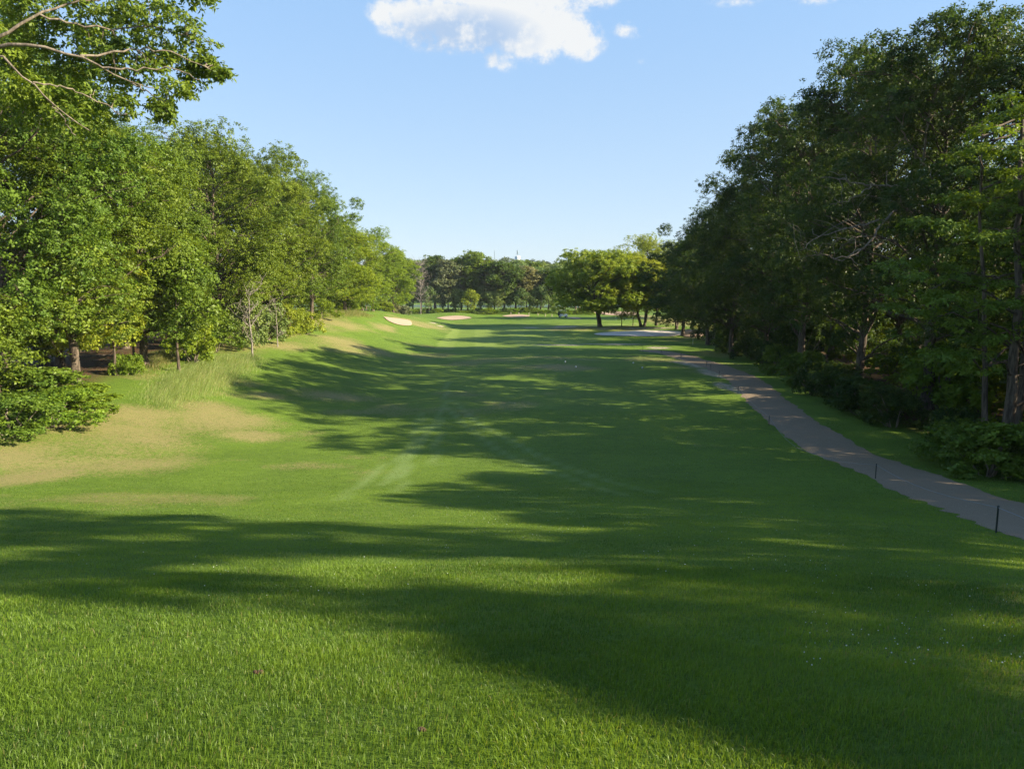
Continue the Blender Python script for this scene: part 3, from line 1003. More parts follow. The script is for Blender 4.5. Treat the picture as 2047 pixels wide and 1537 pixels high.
# lone clump of pale green trees
GC = 'pale green trees in the lone clump'
put_px('lone', 1203, 131, 500, 8.6, 'broad pale green tree with forked trunk, biggest of the lone clump', group=GC, rz=2.2)
put_px('loneB', 1284, 130, 512, 5.4, 'pale green tree with twin dark trunks right of the broad forked tree', group=GC)
put_px('loneB', 1312, 133, 520, 4.6, 'pale tree with thick dark trunk at the right of the lone clump', group=GC)
put_px('loneB', 1352, 126, 535, 3.8, 'small leaning tree closest to the dark wood in the lone clump', group=GC, mat='oak')
put_px('oakB', 1290, 165, 466, 6.6, 'taller pale tree rising behind the lone clump', group=GC, mat='locust')
put_px('oakA', 1345, 170, 478, 6.0, 'feathery tree crown between the lone clump and the dark wood', group=GC, mat='locust')
put_px('sap', 1242, 131, 585, 2.2, 'first slim dark trunk between the forked tree and the twin trunks', group=GC, mat='locust', bark=BARK)
put_px('sap', 1265, 132, 588, 2.0, 'second slim dark trunk, closer to the twin trunks', group=GC, mat='locust', bark=BARK)

# row of trees beyond the far bunkers
GF_ = 'row of trees in front of the lake'
row = [(862, 212, 512, 4.0, 'bluish', 'dark green tree next to the bare grey tree in the lake row'),
       (872, 210, 508, 4.4, 'deep', 'tree above the left half of the middle bunker, second leafy one of the row'),
       (896, 204, 516, 4.4, 'grey', 'greyish tree over the middle bunker'),
       (976, 209, 520, 4.2, 'olive', 'brownish olive tree just right of the tallest pale topped tree'),
       (922, 214, 508, 5.4, 'bluish', 'tall tree left of the pale topped one in the lake row'),
       (948, 208, 500, 5.8, 'oak', 'tallest pale topped tree of the lake row'),
       (988, 205, 545, 4.2, 'olive', 'low olive tree under the tallest pale crown'),
       (1008, 203, 522, 4.6, 'deep', 'dark tree with a pale bent stem behind the small bunker'),
       (1030, 209, 526, 4.6, 'bluish', 'tree below the water tower in the lake row'),
       (1052, 206, 530, 4.4, 'grey', 'grey green tree right of the one below the water tower'),
       (1074, 211, 532, 4.6, 'bluish', 'tree behind the row of small pale posts'),
       (1096, 207, 536, 4.6, 'deep', 'dark tree left of the golf cart'),
       (1122, 215, 528, 4.8, 'bluish', 'tree directly behind the golf cart'),
       (1150, 219, 522, 5.0, 'oak', 'tree of the lake row half hidden by the lone clump'),
       (826, 214, 518, 4.2, 'bluish', 'leafy tree at the left end of the lake row behind the bare one'),
       (1185, 222, 530, 5.0, 'deep', 'dark tree of the lake row behind the broad forked tree')]
for i, (px, Y, top, r, mat, lab) in enumerate(row):
    put_px('far%d' % (i % 4), px, Y, top, r, lab, group=GF_, mat=mat, bark=(BARK, BARK_PALE)[i % 2])
for i, px in enumerate(range(818, 1200, 24)):
    put_px('far%d' % ((i + 1) % 4), px + rnd.uniform(-6, 6), 236 + (i % 3) * 5, rnd.uniform(516, 532), 5.0, 'tree at the back of the lake row showing between the front crowns', group='back trees of the lake row', mat=('bluish', 'oak', 'deep')[i % 3])
put_px('sap', 941, 199, 578, 2.6, 'small bright yellow green tree in front of the lake row', mat='locust')
for px, Y, top in ((884, 204, 570), (918, 202, 578), (962, 203, 572), (995, 201, 580), (1008, 204, 566), (1042, 202, 575), (1082, 203, 570), (1104, 205, 580), (1128, 206, 572), (818, 204, 575), (858, 200, 572), (907, 203, 575), (978, 201, 582), (1020, 203, 570), (1065, 204, 575)):
    put_px('sap', px, Y, top, 2.2, 'slender young tree standing in the front of the lake row', group='slender young trees of the lake row', mat='bluish', bark=BARK_PALE)


def bare_tree(name, x, y, h, spread, label, seed, n=90, r0=.16):
    rng = np.random.default_rng(seed)
    root = empty(name, (x, y, H1(x, y)))
    m = Mesh(); t = np.linspace(0, 1, 10)
    A = np.stack([np.cumsum(rng.normal(size=10)) * .05 * h / 10, np.cumsum(rng.normal(size=10)) * .05 * h / 10, t * h * .9 - .1], 1); A[:, :2] -= A[0, :2]
    m.tube(A, r0 * (1 - .85 * t), 7)
    b = Mesh()
    for i in range(n):
        f = rng.uniform(.25, 1); a = A[int(f * 9)]
        th = rng.uniform(0, 6.28); ln = spread * rng.uniform(.3, 1) * (1.1 - .5 * f)
        e = a + np.array([math.cos(th) * ln, math.sin(th) * ln, ln * rng.uniform(.4, 1.2)])
        e[2] = min(e[2], h)
        P = limb_curve(rng, a, e, n=6)
        b.tube(P, np.linspace(r0 * .3, .012, 6), 4)
        for q in range(4):
            s = P[rng.integers(2, 6)]
            e2 = s + rng.normal(size=3) * ln * .25 + np.array([0, 0, ln * .22])
            b.tube(limb_curve(rng, s, e2, n=4), np.linspace(.025, .008, 4), 3)
    m.build('trunk', BARK_GREY, root, smooth_sh=True)
    b.build('branches', BARK_GREY, root)
    return tag(root, label, 'tree')


def at_px(px, Y):
    x = xat(px, Y, 1.0); return xat(px, Y, H1(x, Y))


x = at_px(841, 198); bare_tree('bare_tree', x, 198, zat(509, 198) - H1(x, 198), 4.0, 'bare grey leafless tree at the left end of the lake row', 71, 110, .17)
x = at_px(505, 56); bare_tree('bare_tree', x, 56, 6.2, 2.0, 'pale dead tree with bare forked branches at the left wood edge', 72, 24, .09)
x = at_px(555, 64); bare_tree('bare_tree', x, 64, 5.0, 1.6, 'thin dead sapling leaning out above the weeds right of the pale dead tree', 73, 14, .06)

# slim trunks and young trees at the left edge
put_px('sap', 358, 46, 470, 2.5, 'young oak with a crooked dark trunk beside the tall grass', group='young oaks at the left edge', bark=BARK, mat='oak')
put_px('sap', 233, 43, 500, 2.4, 'slim straight young oak left of the crooked one', group='young oaks at the left edge', bark=BARK)
put_px('sap', 267, 47, 520, 2.2, 'thinner young oak between the straight and the crooked ones', group='young oaks at the left edge', bark=BARK)
put_px('sap', 155, 40, 500, 2.3, 'young oak at the mouth of the shady woodland trail', group='young oaks at the left edge', bark=BARK)
put_px('sap', 640, 98, 540, 2.4, 'young tree with a pale stem on the sandy bank', group='young oaks at the left edge', bark=BARK_PALE)
put_px('sap', 672, 104, 545, 2.4, 'young tree with a dark stem on the sandy bank', group='young oaks at the left edge', bark=BARK)
put_px('sap', 2, 31, 590, 1.8, 'young oak drooping in at the left edge of the photo', group='young oaks at the left edge', mat='oak')

# top-left oak with long lit limbs
def overhang():
    rng = np.random.default_rng(77)
    root = empty('overhanging_oak_tree', (-24.5, 23, H1(-24.5, 23)))
    off = np.array(root.location)
    m = Mesh()
    t = np.linspace(0, 1, 10)
    m.tube(np.stack([t * .6, t * .3, t * 19 - .2], 1), .42 * (1 - .75 * t), 10)
    limbs = [
        ([(-190, 190, 22.8), (-60, 110, 22.6), (0, 85, 22.5), (60, 88, 22.6), (110, 104, 22.8), (160, 112, 23), (205, 136, 23.2), (260, 165, 23.5), (330, 180, 23.8)], .085),
        ([(-160, 140, 22.6), (0, 76, 22.4), (40, 50, 22.6), (80, 30, 22.9), (120, 12, 23.2), (165, 2, 23.6), (230, -20, 24)], .075),
        ([(-140, 230, 22.4), (-20, 95, 22), (30, 135, 22.0), (66, 165, 22.1), (95, 200, 22.3), (135, 235, 22.6), (180, 262, 23)], .055),
        ([(160, 112, 23), (210, 108, 23.4), (260, 98, 23.8), (320, 98, 24.2), (390, 125, 24.6), (440, 148, 24.8)], .035),
        ([(205, 136, 23.2), (245, 140, 23.4), (300, 135, 23.6), (360, 140, 24), (400, 160, 24.2)], .03),
        ([(260, 165, 23.5), (290, 182, 23.3), (330, 205, 23.2), (335, 225, 23.2)], .024),
        ([(80, 30, 22.9), (150, 50, 23.3), (220, 60, 23.8), (300, 50, 24.3), (370, 70, 24.8)], .035),
        ([(66, 165, 22.1), (120, 175, 22.5), (180, 190, 23), (240, 230, 23.4)], .026),
        ([(165, 2, 23.6), (250, -10, 24.2), (330, -25, 24.8), (400, 0, 25.4)], .032),
        ([(95, 200, 22.3), (130, 240, 22.4), (150, 275, 22.6)], .018)]
    PP = []
    for pts, r in limbs:
        P = np.array([p3(p[0], p[1], p[2] - 1.1) for p in pts]) - off
        P = resamp(P, 18); P[1:-1] += rng.normal(size=(16, 3)) * .03
        m.tube(P, np.linspace(r, .012, 18), 6); PP.append(P)
    cl = [(330, 35, .8), (372, 70, .75), (395, 105, .7), (425, 148, .5), (385, 160, .6), (350, 185, .55), (322, 212, .5), (285, 150, .55), (255, 55, .8),
          (300, 85, .75), (200, 40, .8), (150, 75, .7), (95, 60, .6), (60, 135, .6), (130, 150, .7), (190, 95, .7), (230, 175, .7), (165, 195, .75), (200, 232, .6),
          (245, 212, .55), (25, 30, .6), (395, -5, .5), (415, -18, .5), (280, 5, .8), (225, -10, .8), (110, -10, .7), (50, 0, .6), (10, 165, .6), (70, 190, .7),
          (120, 215, .7), (20, 110, .4), (345, 120, .6), (240, 110, .6), (310, 130, .5), (445, 150, .28), (330, 228, .3), (405, 135, .45), (170, 130, .5), (40, 215, .7), (-40, 60, .9), (-60, 150, .9), (150, 20, .7), (30, 70, .7), (90, 110, .7), (20, 190, .8), (90, 235, .8), (160, 245, .7), (215, 140, .6), (60, 20, .7), (265, 35, .6), (150, 160, .6)]
    CC = np.array([p3(px, py, 23.4 + rng.normal() * .7 + max(0, px - 200) * .004) for px, py, r in cl]) - off
    CR = np.array([r for *_, r in cl])
    V, F, v, SP = crown_from_clumps(rng, CC, CR, 20, 22, .17, .075, .75, .14, droop=.2, shell=(.3, 1.1))
    allP = np.concatenate(PP)
    for i in range(len(CC)):
        for q in range(5):
            e = SP[i, rng.integers(SP.shape[1])]
            dd3 = np.linalg.norm(allP - (CC[i] * .6 + e * .4), axis=1); s = allP[np.argmin(dd3)]
            if dd3.min() > .9: continue
            m.tube(limb_curve(rng, s, e, n=5, wob=.5), np.linspace(.016, .004, 5), 4)
    add_obj('crown', np_mesh('crown', V, F, LEAF['oak'], {'v': ('FACE', v)}), root)
    m.build('trunk', BARK_PALE, root, smooth_sh=True)
    tag(root, 'oak reaching long lit limbs into the sky from the upper left corner', 'tree')


overhang()


# layered tree close on the right
def layered():
    rng = np.random.default_rng(88)
    Y = 28.0; x0 = at_px(2005, Y)
    root = empty('layered_tree', (x0, Y, H1(x0, Y)))
    off = np.array(root.location)
    plates = []
    for py in np.linspace(205, 730, 19):
        lo = np.interp(py, [205, 300, 400, 480, 560, 640, 730], [1990, 1930, 1860, 1790, 1755, 1760, 1850])
        for k in range(7):
            px = lo + (2330 - lo) * (k + rng.uniform(.1, .9)) / 7
            plates.append((px + 8, py + rng.normal() * 14, Y + rng.uniform(-3.2, 3.2), rng.uniform(.75, 1.25)))
    CC = np.array([p3(a, b_, c) for a, b_, c, _ in plates]) - off
    CR = np.array([p[3] for p in plates])
    V, F, v, SP = crown_from_clumps(rng, CC, CR, 17, 24, .15, .075, .22, .16, up=1.3, droop=.12, shell=(.15, 1.1))
    add_obj('crown', np_mesh('crown', V, F, LEAF['oak'], {'v': ('FACE', v)}), root)
    m = Mesh()
    h = CC[:, 2].max()
    for (dx, dy, lean, r) in ((0, 0, -.3, .24), (.7, .4, .9, .17), (-.5, .2, -1.1, .13)):
        t = np.linspace(0, 1, 14)
        A = np.stack([dx + lean * t ** 1.3 * 1.2 + np.cumsum(rng.normal(size=14)) * .06, dy + np.cumsum(rng.normal(size=14)) * .05, -.2 + t * h * .93], 1)
        A[:, :2] -= A[0, :2] - np.array([dx, dy])
        m.tube(A, r * (1 - .8 * t) * (1 + .5 * np.exp(-t * 22)), 9)
        for i in range(0, len(CC), 3):
            if rng.uniform() < .45:
                c = CC[i]; z0 = np.clip(c[2] - .25 * np.hypot(c[0], c[1]), 1.5, h * .9)
                a = np.array([np.interp(z0, A[:, 2], A[:, 0]), np.interp(z0, A[:, 2], A[:, 1]), z0])
                m.tube(limb_curve(rng, a, c, n=7), np.linspace(.05, .012, 7), 5)
    m.build('trunk', BARK, root, smooth_sh=True)
    tag(root, 'tree with flat layered sprays of bright leaves at the right edge', 'tree')


layered()

# bare crooked limbs showing in front of the tallest right oak
def bare_limbs():
    rng = np.random.default_rng(91)
    host = [o for o in C.objects if o.get('label', '').startswith('tallest shaded oak')][0]
    bpy.context.view_layer.update()
    m = Mesh()
    for pts, r in (([(1850, 425, 38.5), (1800, 415, 37), (1765, 440, 36.0), (1745, 480, 35.3), (1715, 510, 34.8), (1668, 518, 34.5)], .085),
                   ([(1850, 400, 39), (1790, 370, 37.8), (1740, 372, 37), (1690, 360, 36.4), (1640, 355, 36)], .07),
                   ([(1765, 440, 36), (1700, 455, 35.5), (1640, 470, 35.2), (1600, 500, 35)], .05),
                   ([(1845, 330, 39), (1850, 260, 38.4), (1870, 190, 38)], .075), ([(1845, 330, 39), (1800, 260, 38.4), (1780, 180, 38.2)], .06),
                   ([(1880, 420, 39), (1905, 330, 38.6), (1935, 250, 38.4)], .07), ([(1668, 518, 34.5), (1640, 505, 34.4), (1600, 520, 34.2)], .03),
                   ([(1745, 480, 35.3), (1720, 470, 35), (1690, 480, 34.8), (1660, 470, 34.6)], .035), ([(1740, 372, 37), (1700, 400, 36.6), (1660, 410, 36.2)], .035)):
        P = resamp(np.array([p3(*p) for p in pts]), 22); P[1:-1] += rng.normal(size=(20, 3)) * .05
        m.tube(P, np.linspace(r, r * .3, 22), 6)
        for q in range(5):
            s0 = P[rng.integers(5, 22)]; m.tube(limb_curve(rng, s0, s0 + rng.normal(size=3) * .9, n=5, wob=.6), np.linspace(r * .35, .008, 5), 4)
    o = m.build('bare_limbs', BARK_PALE, None, smooth_sh=True)
    o.parent = host; o.matrix_parent_inverse = host.matrix_world.inverted()


bare_limbs()

# ------------------------------------------------------------------ shrubs
SH = [
    # left edge, px, Y, height, radius, key, mat, label
    (20, 27.5, 1.6, 2.0, 'shA', 'oak', 'bright leafy shrub at the left edge above the dry bank'),
    (95, 29.5, 1.5, 2.0, 'shA', 'bright', 'broad bright shrub just right of the one on the left edge'),
    (150, 32.5, 1.4, 1.8, 'shB', 'bright', 'bright shrub that ends the low thicket beside the dry bank'),
    (60, 33, 2.0, 2.2, 'shB', 'oak', 'darker shrub behind the low thicket on the left'),
    (255, 43.5, 1.2, 1.2, 'shC', 'bright', 'small low shrub at the left tip of the tall grass'),
    (385, 50, 3.2, 1.7, 'shB', 'bright', 'round bright shrub behind the crooked young oak'),
    (430, 56, 3.4, 2.2, 'shB', 'oak', 'shrub under the tall rounded oak behind the weeds'),
    (475, 60, 4.0, 2.4, 'shA', 'bluish', 'bluish green shrub left of the pale dead tree'),
    (530, 66, 3.6, 2.2, 'shB', 'bluish', 'bluish shrub right of the pale dead tree'),
    (575, 70, 3.0, 2.0, 'shA', 'locust', 'yellowish shrub at the front of the weedy edge'),
    (600, 74, 2.4, 2.2, 'shC', 'locust', 'low yellow green shrub at the left end of the sandy bank'),
    (640, 90, 2.4, 2.4, 'shA', 'bright', 'low shrub under the young trees on the sandy bank'),
    (690, 106, 2.4, 2.6, 'shC', 'bright', 'shrub along the top of the sandy bank'),
    (730, 124, 2.6, 2.6, 'shA', 'bright', 'shrub at the far top of the sandy bank'),
    (765, 144, 2.4, 2.2, 'shB', 'bright', 'shrub just above the tan bunker at the left'),
    (785, 166, 2.6, 2.0, 'shA', 'grey', 'round grey green shrub right of the last bright tree'),
    (804, 172, 2.6, 2.0, 'shB', 'grey', 'second round grey green shrub, closer to the lake row'),
    # right side
    (1890, 40, 4.6, 2.8, 'shB', 'bright', 'sunlit shrub seen through the gap under the right trees'),
    (1955, 44, 5.0, 2.8, 'shA', 'bright', 'tall sunlit shrub behind the layered tree trunks'),
    (1990, 27.2, 1.8, 1.6, 'shA', 'oak', 'dark shrub at the foot of the layered tree'),
    (2060, 25.0, 2.2, 1.8, 'shB', 'oak', 'dark shrub cut by the right edge at the path'),
    (1905, 32, 1.6, 1.5, 'shC', 'shade', 'low dark shrub left of the layered tree trunks'),
    (1850, 36, 2.0, 1.7, 'shA', 'shade', 'dark shrub at the wood edge below the tallest right oak'),
    (1780, 40, 2.4, 1.8, 'shB', 'shade', 'dark shrub beside the straight middle stretch of path'),
    (1725, 44, 2.4, 2.0, 'shA', 'shade', 'dark undergrowth shrub left of the previous one along the path'),
    (1680, 48, 2.2, 1.8, 'shC', 'shade', 'spreading low shrub where the path starts to bend'),
    (1640, 53, 2.8, 1.9, 'shB', 'oak', 'shrub around the pale leaning stem by the path bend'),
    (1605, 60, 2.4, 1.9, 'shA', 'oak', 'shrub on the inside of the path bend'),
    (1570, 67, 2.2, 2.0, 'shC', 'shade', 'low shrub beyond the inside of the path bend'),
    (1535, 74, 2.6, 2.2, 'shB', 'shade', 'shrub at the dark wood edge above the far path'),
    (1500, 82, 2.6, 2.2, 'shA', 'shade', 'shrub at the wood edge near the far single stake'),
    (1462, 92, 2.4, 2.2, 'shB', 'oak', 'shrub at the end of the dark wood near the sand bank'),
    (1425, 104, 4.4, 3.2, 'shA', 'shade', 'big dark bush right behind the brown sand bank'),
    (1475, 94, 5.0, 3.4, 'shB', 'shade', 'big dark bush closing the gap between the far right trunks'),
    (1520, 82, 5.0, 3.4, 'shA', 'shade', 'big dark bush behind the far single stake'),
    (1575, 72, 5.0, 3.2, 'shB', 'shade', 'big dark bush behind the path bend trunks'),
    (1630, 62, 4.6, 3.0, 'shA', 'shade', 'big dark bush under the upper slope of the right skyline'),
]
for px, Y, h, r, key, mat, lab in SH:
    x = at_px(px, Y)
    if px >= 1500 and 'gap under' not in lab and 'trunks' not in lab:
        x -= 1.6
        while float(near_path(np.array([x]), np.array([float(Y)]))[0]) < 1.6 + r * .85:
            x += .25
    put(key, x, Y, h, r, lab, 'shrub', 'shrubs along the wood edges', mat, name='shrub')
# low hedge of undergrowth below the lake row
for i, px in enumerate(range(822, 1180, 17)):
    Y = 196 + (i % 3) * 3 + rnd.uniform(-1, 1)
    x = at_px(px, Y)
    put(('shA', 'shB', 'shC')[i % 3], x, Y, 1.0 + rnd.uniform(0, .8), 2.0, 'low undergrowth shrub along the foot of the lake row', 'shrub', 'undergrowth shrubs along the foot of the lake row',
        ('bright', 'oak', 'bluish')[(i * 7) % 3], name='shrub')

# far wooded ridge: reads as one mass
rng = np.random.default_rng(5)
VV = []; FF = []; vv_ = []; n0 = 0
for i in range(430):
    Y = rng.uniform(430, 640); X = rng.uniform(-.40, .42) * Y
    hh = rng.uniform(11, 17); R = rng.uniform(3.2, 5.2)
    nc = 9
    CC = np.stack([rng.normal(size=nc) * R * .45, rng.normal(size=nc) * R * .45, hh * rng.uniform(.35, .95, nc)], 1) + np.array([X, Y, H1(X, Y)])
    V, F, v, SP = crown_from_clumps(rng, CC, np.full(nc, R * .5), 9, 7, 1.15, .75, .8, .6)
    v = np.clip(v * .7 + rng.uniform(-.2, .3), 0, 1)
    VV.append(V); FF.append(F + n0); vv_.append(v); n0 += len(V)
tag(add_obj('distant_woodland', np_mesh('distant_woodland', np.concatenate(VV), np.concatenate(FF), LEAF['pine'], {'v': ('FACE', np.concatenate(vv_))})),
    'wooded ridge closing the horizon beyond the lake', 'woodland', kind='stuff')

# ------------------------------------------------------------------ grass
rng = np.random.default_rng(9)


def blade_mat(name, dark, light, dryc):
    m, nt, out = new_mat(name)
    c = grass_color(nt, attr(nt, 'v'), attr(nt, 'dry'), attr(nt, 'track'), attr(nt, 'fairway'), (0.058, 0.125, 0.016), (0.198, 0.310, 0.035)) if dark is None else \
        mixc(nt, attr(nt, 'dry'), mixc(nt, attr(nt, 'v'), dark, light), dryc)
    b = N(nt, 'ShaderNodeBsdfPrincipled'); link(nt, c, b.inputs['Base Color'])
    b.inputs['Roughness'].default_value = 0.45; b.inputs['Specular IOR Level'].default_value = 0.35
    t = N(nt, 'ShaderNodeBsdfTranslucent'); link(nt, mixc(nt, 1.0, c, (1.35, 1.2, .5), 'MULTIPLY'), t.inputs[0])
    mx = N(nt, 'ShaderNodeMixShader'); mx.inputs[0].default_value = .48
    link(nt, b.outputs[0], mx.inputs[1]); link(nt, t.outputs[0], mx.inputs[2]); link(nt, mx.outputs[0], out.inputs[0])
    return m


def blades(x, y, h, w, lean, lean_dir, detail):
    """tapered curved blades as triangles"""
    n = len(x); z = Hgt(x, y) - .004
    P = np.stack([x, y, z], 1)
    th = rng.uniform(0, 6.28, n)
    s = np.stack([np.cos(th), np.sin(th), np.zeros(n)], 1)
    ld = np.stack([np.cos(lean_dir), np.sin(lean_dir), np.zeros(n)], 1)
    up = np.array([0, 0, 1.0])
    tip = P + up * (h * (1 - .35 * lean))[:, None] + ld * (h * lean)[:, None]
    if not detail:
        V = np.stack([P - s * w[:, None] / 2, P + s * w[:, None] / 2, tip], 1).reshape(-1, 3)
        return V, np.arange(3 * n).reshape(n, 3), 1
    midp = P + up * (h * .62)[:, None] + ld * (h * lean * .35)[:, None]
    V = np.stack([P - s * w[:, None] / 2, P + s * w[:, None] / 2, midp + s * w[:, None] * .42, midp - s * w[:, None] * .42, tip], 1).reshape(-1, 3)
    b0 = np.arange(n)[:, None] * 5
    F = np.concatenate([b0 + np.array([[0, 1, 2]]), b0 + np.array([[0, 2, 3]]), b0 + np.array([[3, 2, 4]])], 1).reshape(-1, 3)
    return V, F, 3


VV = []; FF = []; A = {'v': [], 'dry': [], 'track': [], 'fairway': []}; n0 = 0
for r0, r1, dens, hh, ww, det in ((1.4, 4.5, 10500, .040, .0032, True), (4.5, 8, 5000, .038, .0042, True), (8, 14, 2000, .036, .0062, False), (14, 24, 760, .036, .010, False), (24, 42, 200, .036, .020, False)):
    am = math.radians(44)
    area = am * (r1 * r1 - r0 * r0)
    n = int(area * dens)
    r = np.sqrt(rng.uniform(r0 * r0, r1 * r1, n)); a = rng.uniform(-am, am, n)
    x = r * np.sin(a); y = r * np.cos(a)
    cl = fbm(x * 3.2, y * 3.2, 61, 3); big = fbm(x * .5, y * .5, 62, 3)
    dr, sa, tk, fw, li = zones(x, y)
    keep = (rng.uniform(0, 1, n) > np.maximum(np.maximum(sa * .9, li * .85), dr * .45)) & (near_path(x, y) > 1.18 + rng.uniform(0, .3, n))
    keep &= rng.uniform(0, 1, n) < .55 + .7 * cl
    x, y, cl, big, dr, tk, fw = (q[keep] for q in (x, y, cl, big, dr, tk, fw))
    n = len(x)
    h = hh * rng.uniform(.55, 1.35, n) * (.65 + .7 * cl) * (1 - .35 * dr); w = ww * rng.uniform(.7, 1.3, n)
    lean = np.clip(rng.normal(.45, .25, n), .05, 1.05)
    ldir = rng.uniform(0, 6.28, n) * .75 + fbm(x * .8, y * .8, 63, 2) * 9
    V, F, k = blades(x, y, h, w, lean, ldir, det)
    v = np.clip(rng.uniform(0, 1, n) * .7 + (cl - .5) * .7 + (big - .5) * 1.1 + .18, 0, 1)
    dd_ = np.where(rng.uniform(0, 1, n) < .035 + dr * .85, rng.uniform(.5, 1, n), 0.0)
    VV.append(V); FF.append(F + n0); n0 += len(V)
    for key, arr in (('v', v), ('dry', dd_), ('track', tk), ('fairway', fw)):
        A[key].append(np.repeat(arr, k))
me = np_mesh('lawn_grass', np.concatenate(VV), np.concatenate(FF), blade_mat('grass_blade', None, None, None), {k: ('FACE', np.concatenate(q)) for k, q in A.items()})
tag(add_obj('lawn_grass', me), 'short mown grass blades covering the near slope', 'grass', kind='stuff')


def tall_grass(name, polys, n, hr, w, lean, ldir, label, dark, light, dryc, dryp):
    VV = []; FF = []; vs = []; ds = []; n0 = 0
    for poly in polys:
        P = np.array([gpt(*p)[:2] for p in poly]); lo, hi = P.min(0), P.max(0)
        x = rng.uniform(lo[0], hi[0], n * 3); y = rng.uniform(lo[1], hi[1], n * 3)
        k = in_poly(x, y, P) & (rng.uniform(0, 1, 3 * n) < (.1 + 1.3 * fbm(x * .8, y * .8, 71, 3)) * (.25 + .75 * sstep(seg_dist(x, y, np.concatenate([P, P[:1]])), 0, 1.8))); x, y = x[k][:n], y[k][:n]; m = len(x)
        edge_d = seg_dist(x, y, np.concatenate([P, P[:1]]))
        h = rng.uniform(*hr, m) * (.5 + .8 * fbm(x * .5, y * .5, 72, 2)) * (.2 + .8 * sstep(edge_d, 0, 2.2)) * (.55 + .9 * fbm(x * 1.6, y * 1.6, 73, 2))
        V, F, kk = blades(x, y, h, w * rng.uniform(.7, 1.3, m), np.clip(rng.normal(lean, .15, m), .1, 1), ldir + rng.normal(0, .5, m), True)
        VV.append(V); FF.append(F + n0); n0 += len(V)
        vs.append(np.repeat(rng.uniform(0, 1, m), kk)); ds.append(np.repeat(np.where(rng.uniform(0, 1, m) < dryp, rng.uniform(.4, 1, m), 0), kk))
    me = np_mesh(name, np.concatenate(VV), np.concatenate(FF), blade_mat(name + '_blade', dark, light, dryc), {'v': ('FACE', np.concatenate(vs)), 'dry': ('FACE', np.concatenate(ds))})
    tag(add_obj(name, me), label, 'grass', kind='stuff')


tall_grass('tall_grass', [[(245, 795), (275, 760), (330, 735), (400, 715), (470, 708), (545, 718), (530, 745), (480, 785), (400, 815), (330, 825), (280, 815)]],
           17000, (.40, .95), .011, .62, 0.1, 'patch of tall wispy grass bent over on the left bank', (0.26, 0.36, 0.10), (0.42, 0.52, 0.20), (0.58, 0.52, 0.30), .18)
tall_grass('weeds', [[(395, 700), (420, 660), (520, 650), (600, 632), (650, 630), (640, 645), (560, 665), (500, 690), (440, 705)],
                     [(610, 635), (640, 625), (720, 626), (755, 632), (740, 638), (680, 640)],
                     [(1375, 655), (1400, 650), (1440, 655), (1430, 664), (1395, 660)],
                     [(250, 720), (330, 700), (400, 705), (350, 735), (290, 760)]],
           6000, (.35, .95), .02, .4, .3, 'pale rough weeds along the wood edges', (0.14, 0.20, 0.045), (0.26, 0.31, 0.09), (0.45, 0.38, 0.19), .45)
# rough unmown fringe on the far side of the path
fr = [(1500, 722), (1570, 745), (1610, 780), (1665, 818), (1730, 862), (1835, 912), (1925, 950), (2047, 1010), (2047, 960), (1930, 910), (1830, 870), (1740, 830), (1660, 780), (1600, 745)]
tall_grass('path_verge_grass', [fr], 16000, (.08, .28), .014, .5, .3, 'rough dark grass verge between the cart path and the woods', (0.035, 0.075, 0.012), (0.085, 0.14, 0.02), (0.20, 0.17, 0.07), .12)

# white clover heads dotted over the turf
m = Mesh()
WHITE = simple_mat('clover_white', (0.58, 0.60, 0.52), .8, .1)
for (px0, px1, py0, py1, n, r) in ((1600, 2047, 1110, 1340, 110, .010), (1250, 1700, 980, 1150, 90, .013), (880, 1250, 960, 1080, 80, .014), (1330, 1460, 780, 900, 40, .016), (150, 900, 1020, 1200, 60, .012), (1300, 1420, 870, 960, 60, .015)):
    for i in range(n):
        px = rnd.uniform(px0, px1); py = rnd.uniform(py0, py1)
        p = gpt(px, py); q = r * rnd.uniform(.6, 1.2)
        q *= .42
        m.lathe((p[0], p[1], p[2] + rnd.uniform(.025, .045)), [(0, -q), (q * .8, -q * .5), (q, 0), (q * .7, q * .6), (0, q * .8)], 6)
tag(m.build('clover_flowers', WHITE), 'tiny white clover flower heads dotted over the grass', 'flowers', kind='stuff')

# ------------------------------------------------------------------ stakes and rope along the path
STAKE = simple_mat('stake_green_black', (0.022, 0.034, 0.030), .5, .4)
ROPE = simple_mat('rope_pale', (0.26, 0.27, 0.29), .8, .2)


def stake_mesh():
    m = Mesh()
    m.lathe((0, 0, 0), [(0.0, -.12), (.014, -.06), (.016, 0), (.016, .48), (.020, .485), (.020, .515), (.014, .53), (0, .533)], 10)
    return m.mesh('rope_stake', STAKE, True)


sm = stake_mesh()
st = [(1991, 1065, 0, 0, 'nearest dark rope stake, at the right edge beside the path'),
      (1750, 957, 0, 0, 'second nearest rope stake, upright on the straight stretch of path'),
      (1612, 903, -.9, .2, 'rope stake knocked flat over where the path starts to bend'),
      (1537, 851, 0, 0, 'upright rope stake just beyond the fallen one'),
      (1475, 787, .03, 0, 'rope stake at the tip of the pale sand beside the path'),
      (1437, 754, .06, 0, 'front one of the three rope stakes on the sand patch'),
      (1421, 740, -.05, 0, 'middle one of the three rope stakes on the sand patch'),
      (1412, 733, .05, 0, 'rear one of the three rope stakes on the sand patch'),
      (1361, 716, .04, .15, 'rope stake with a slack rope end at the far path'),
      (1324, 709, -.25, 0, 'leaning rope stake on the far end of the path'),
      (1285, 703, 0, 0, 'last rope stake where the path disappears'),
      (1459, 717, 0, 0, 'lone dark stake across the path at the wood edge')]
tops = []
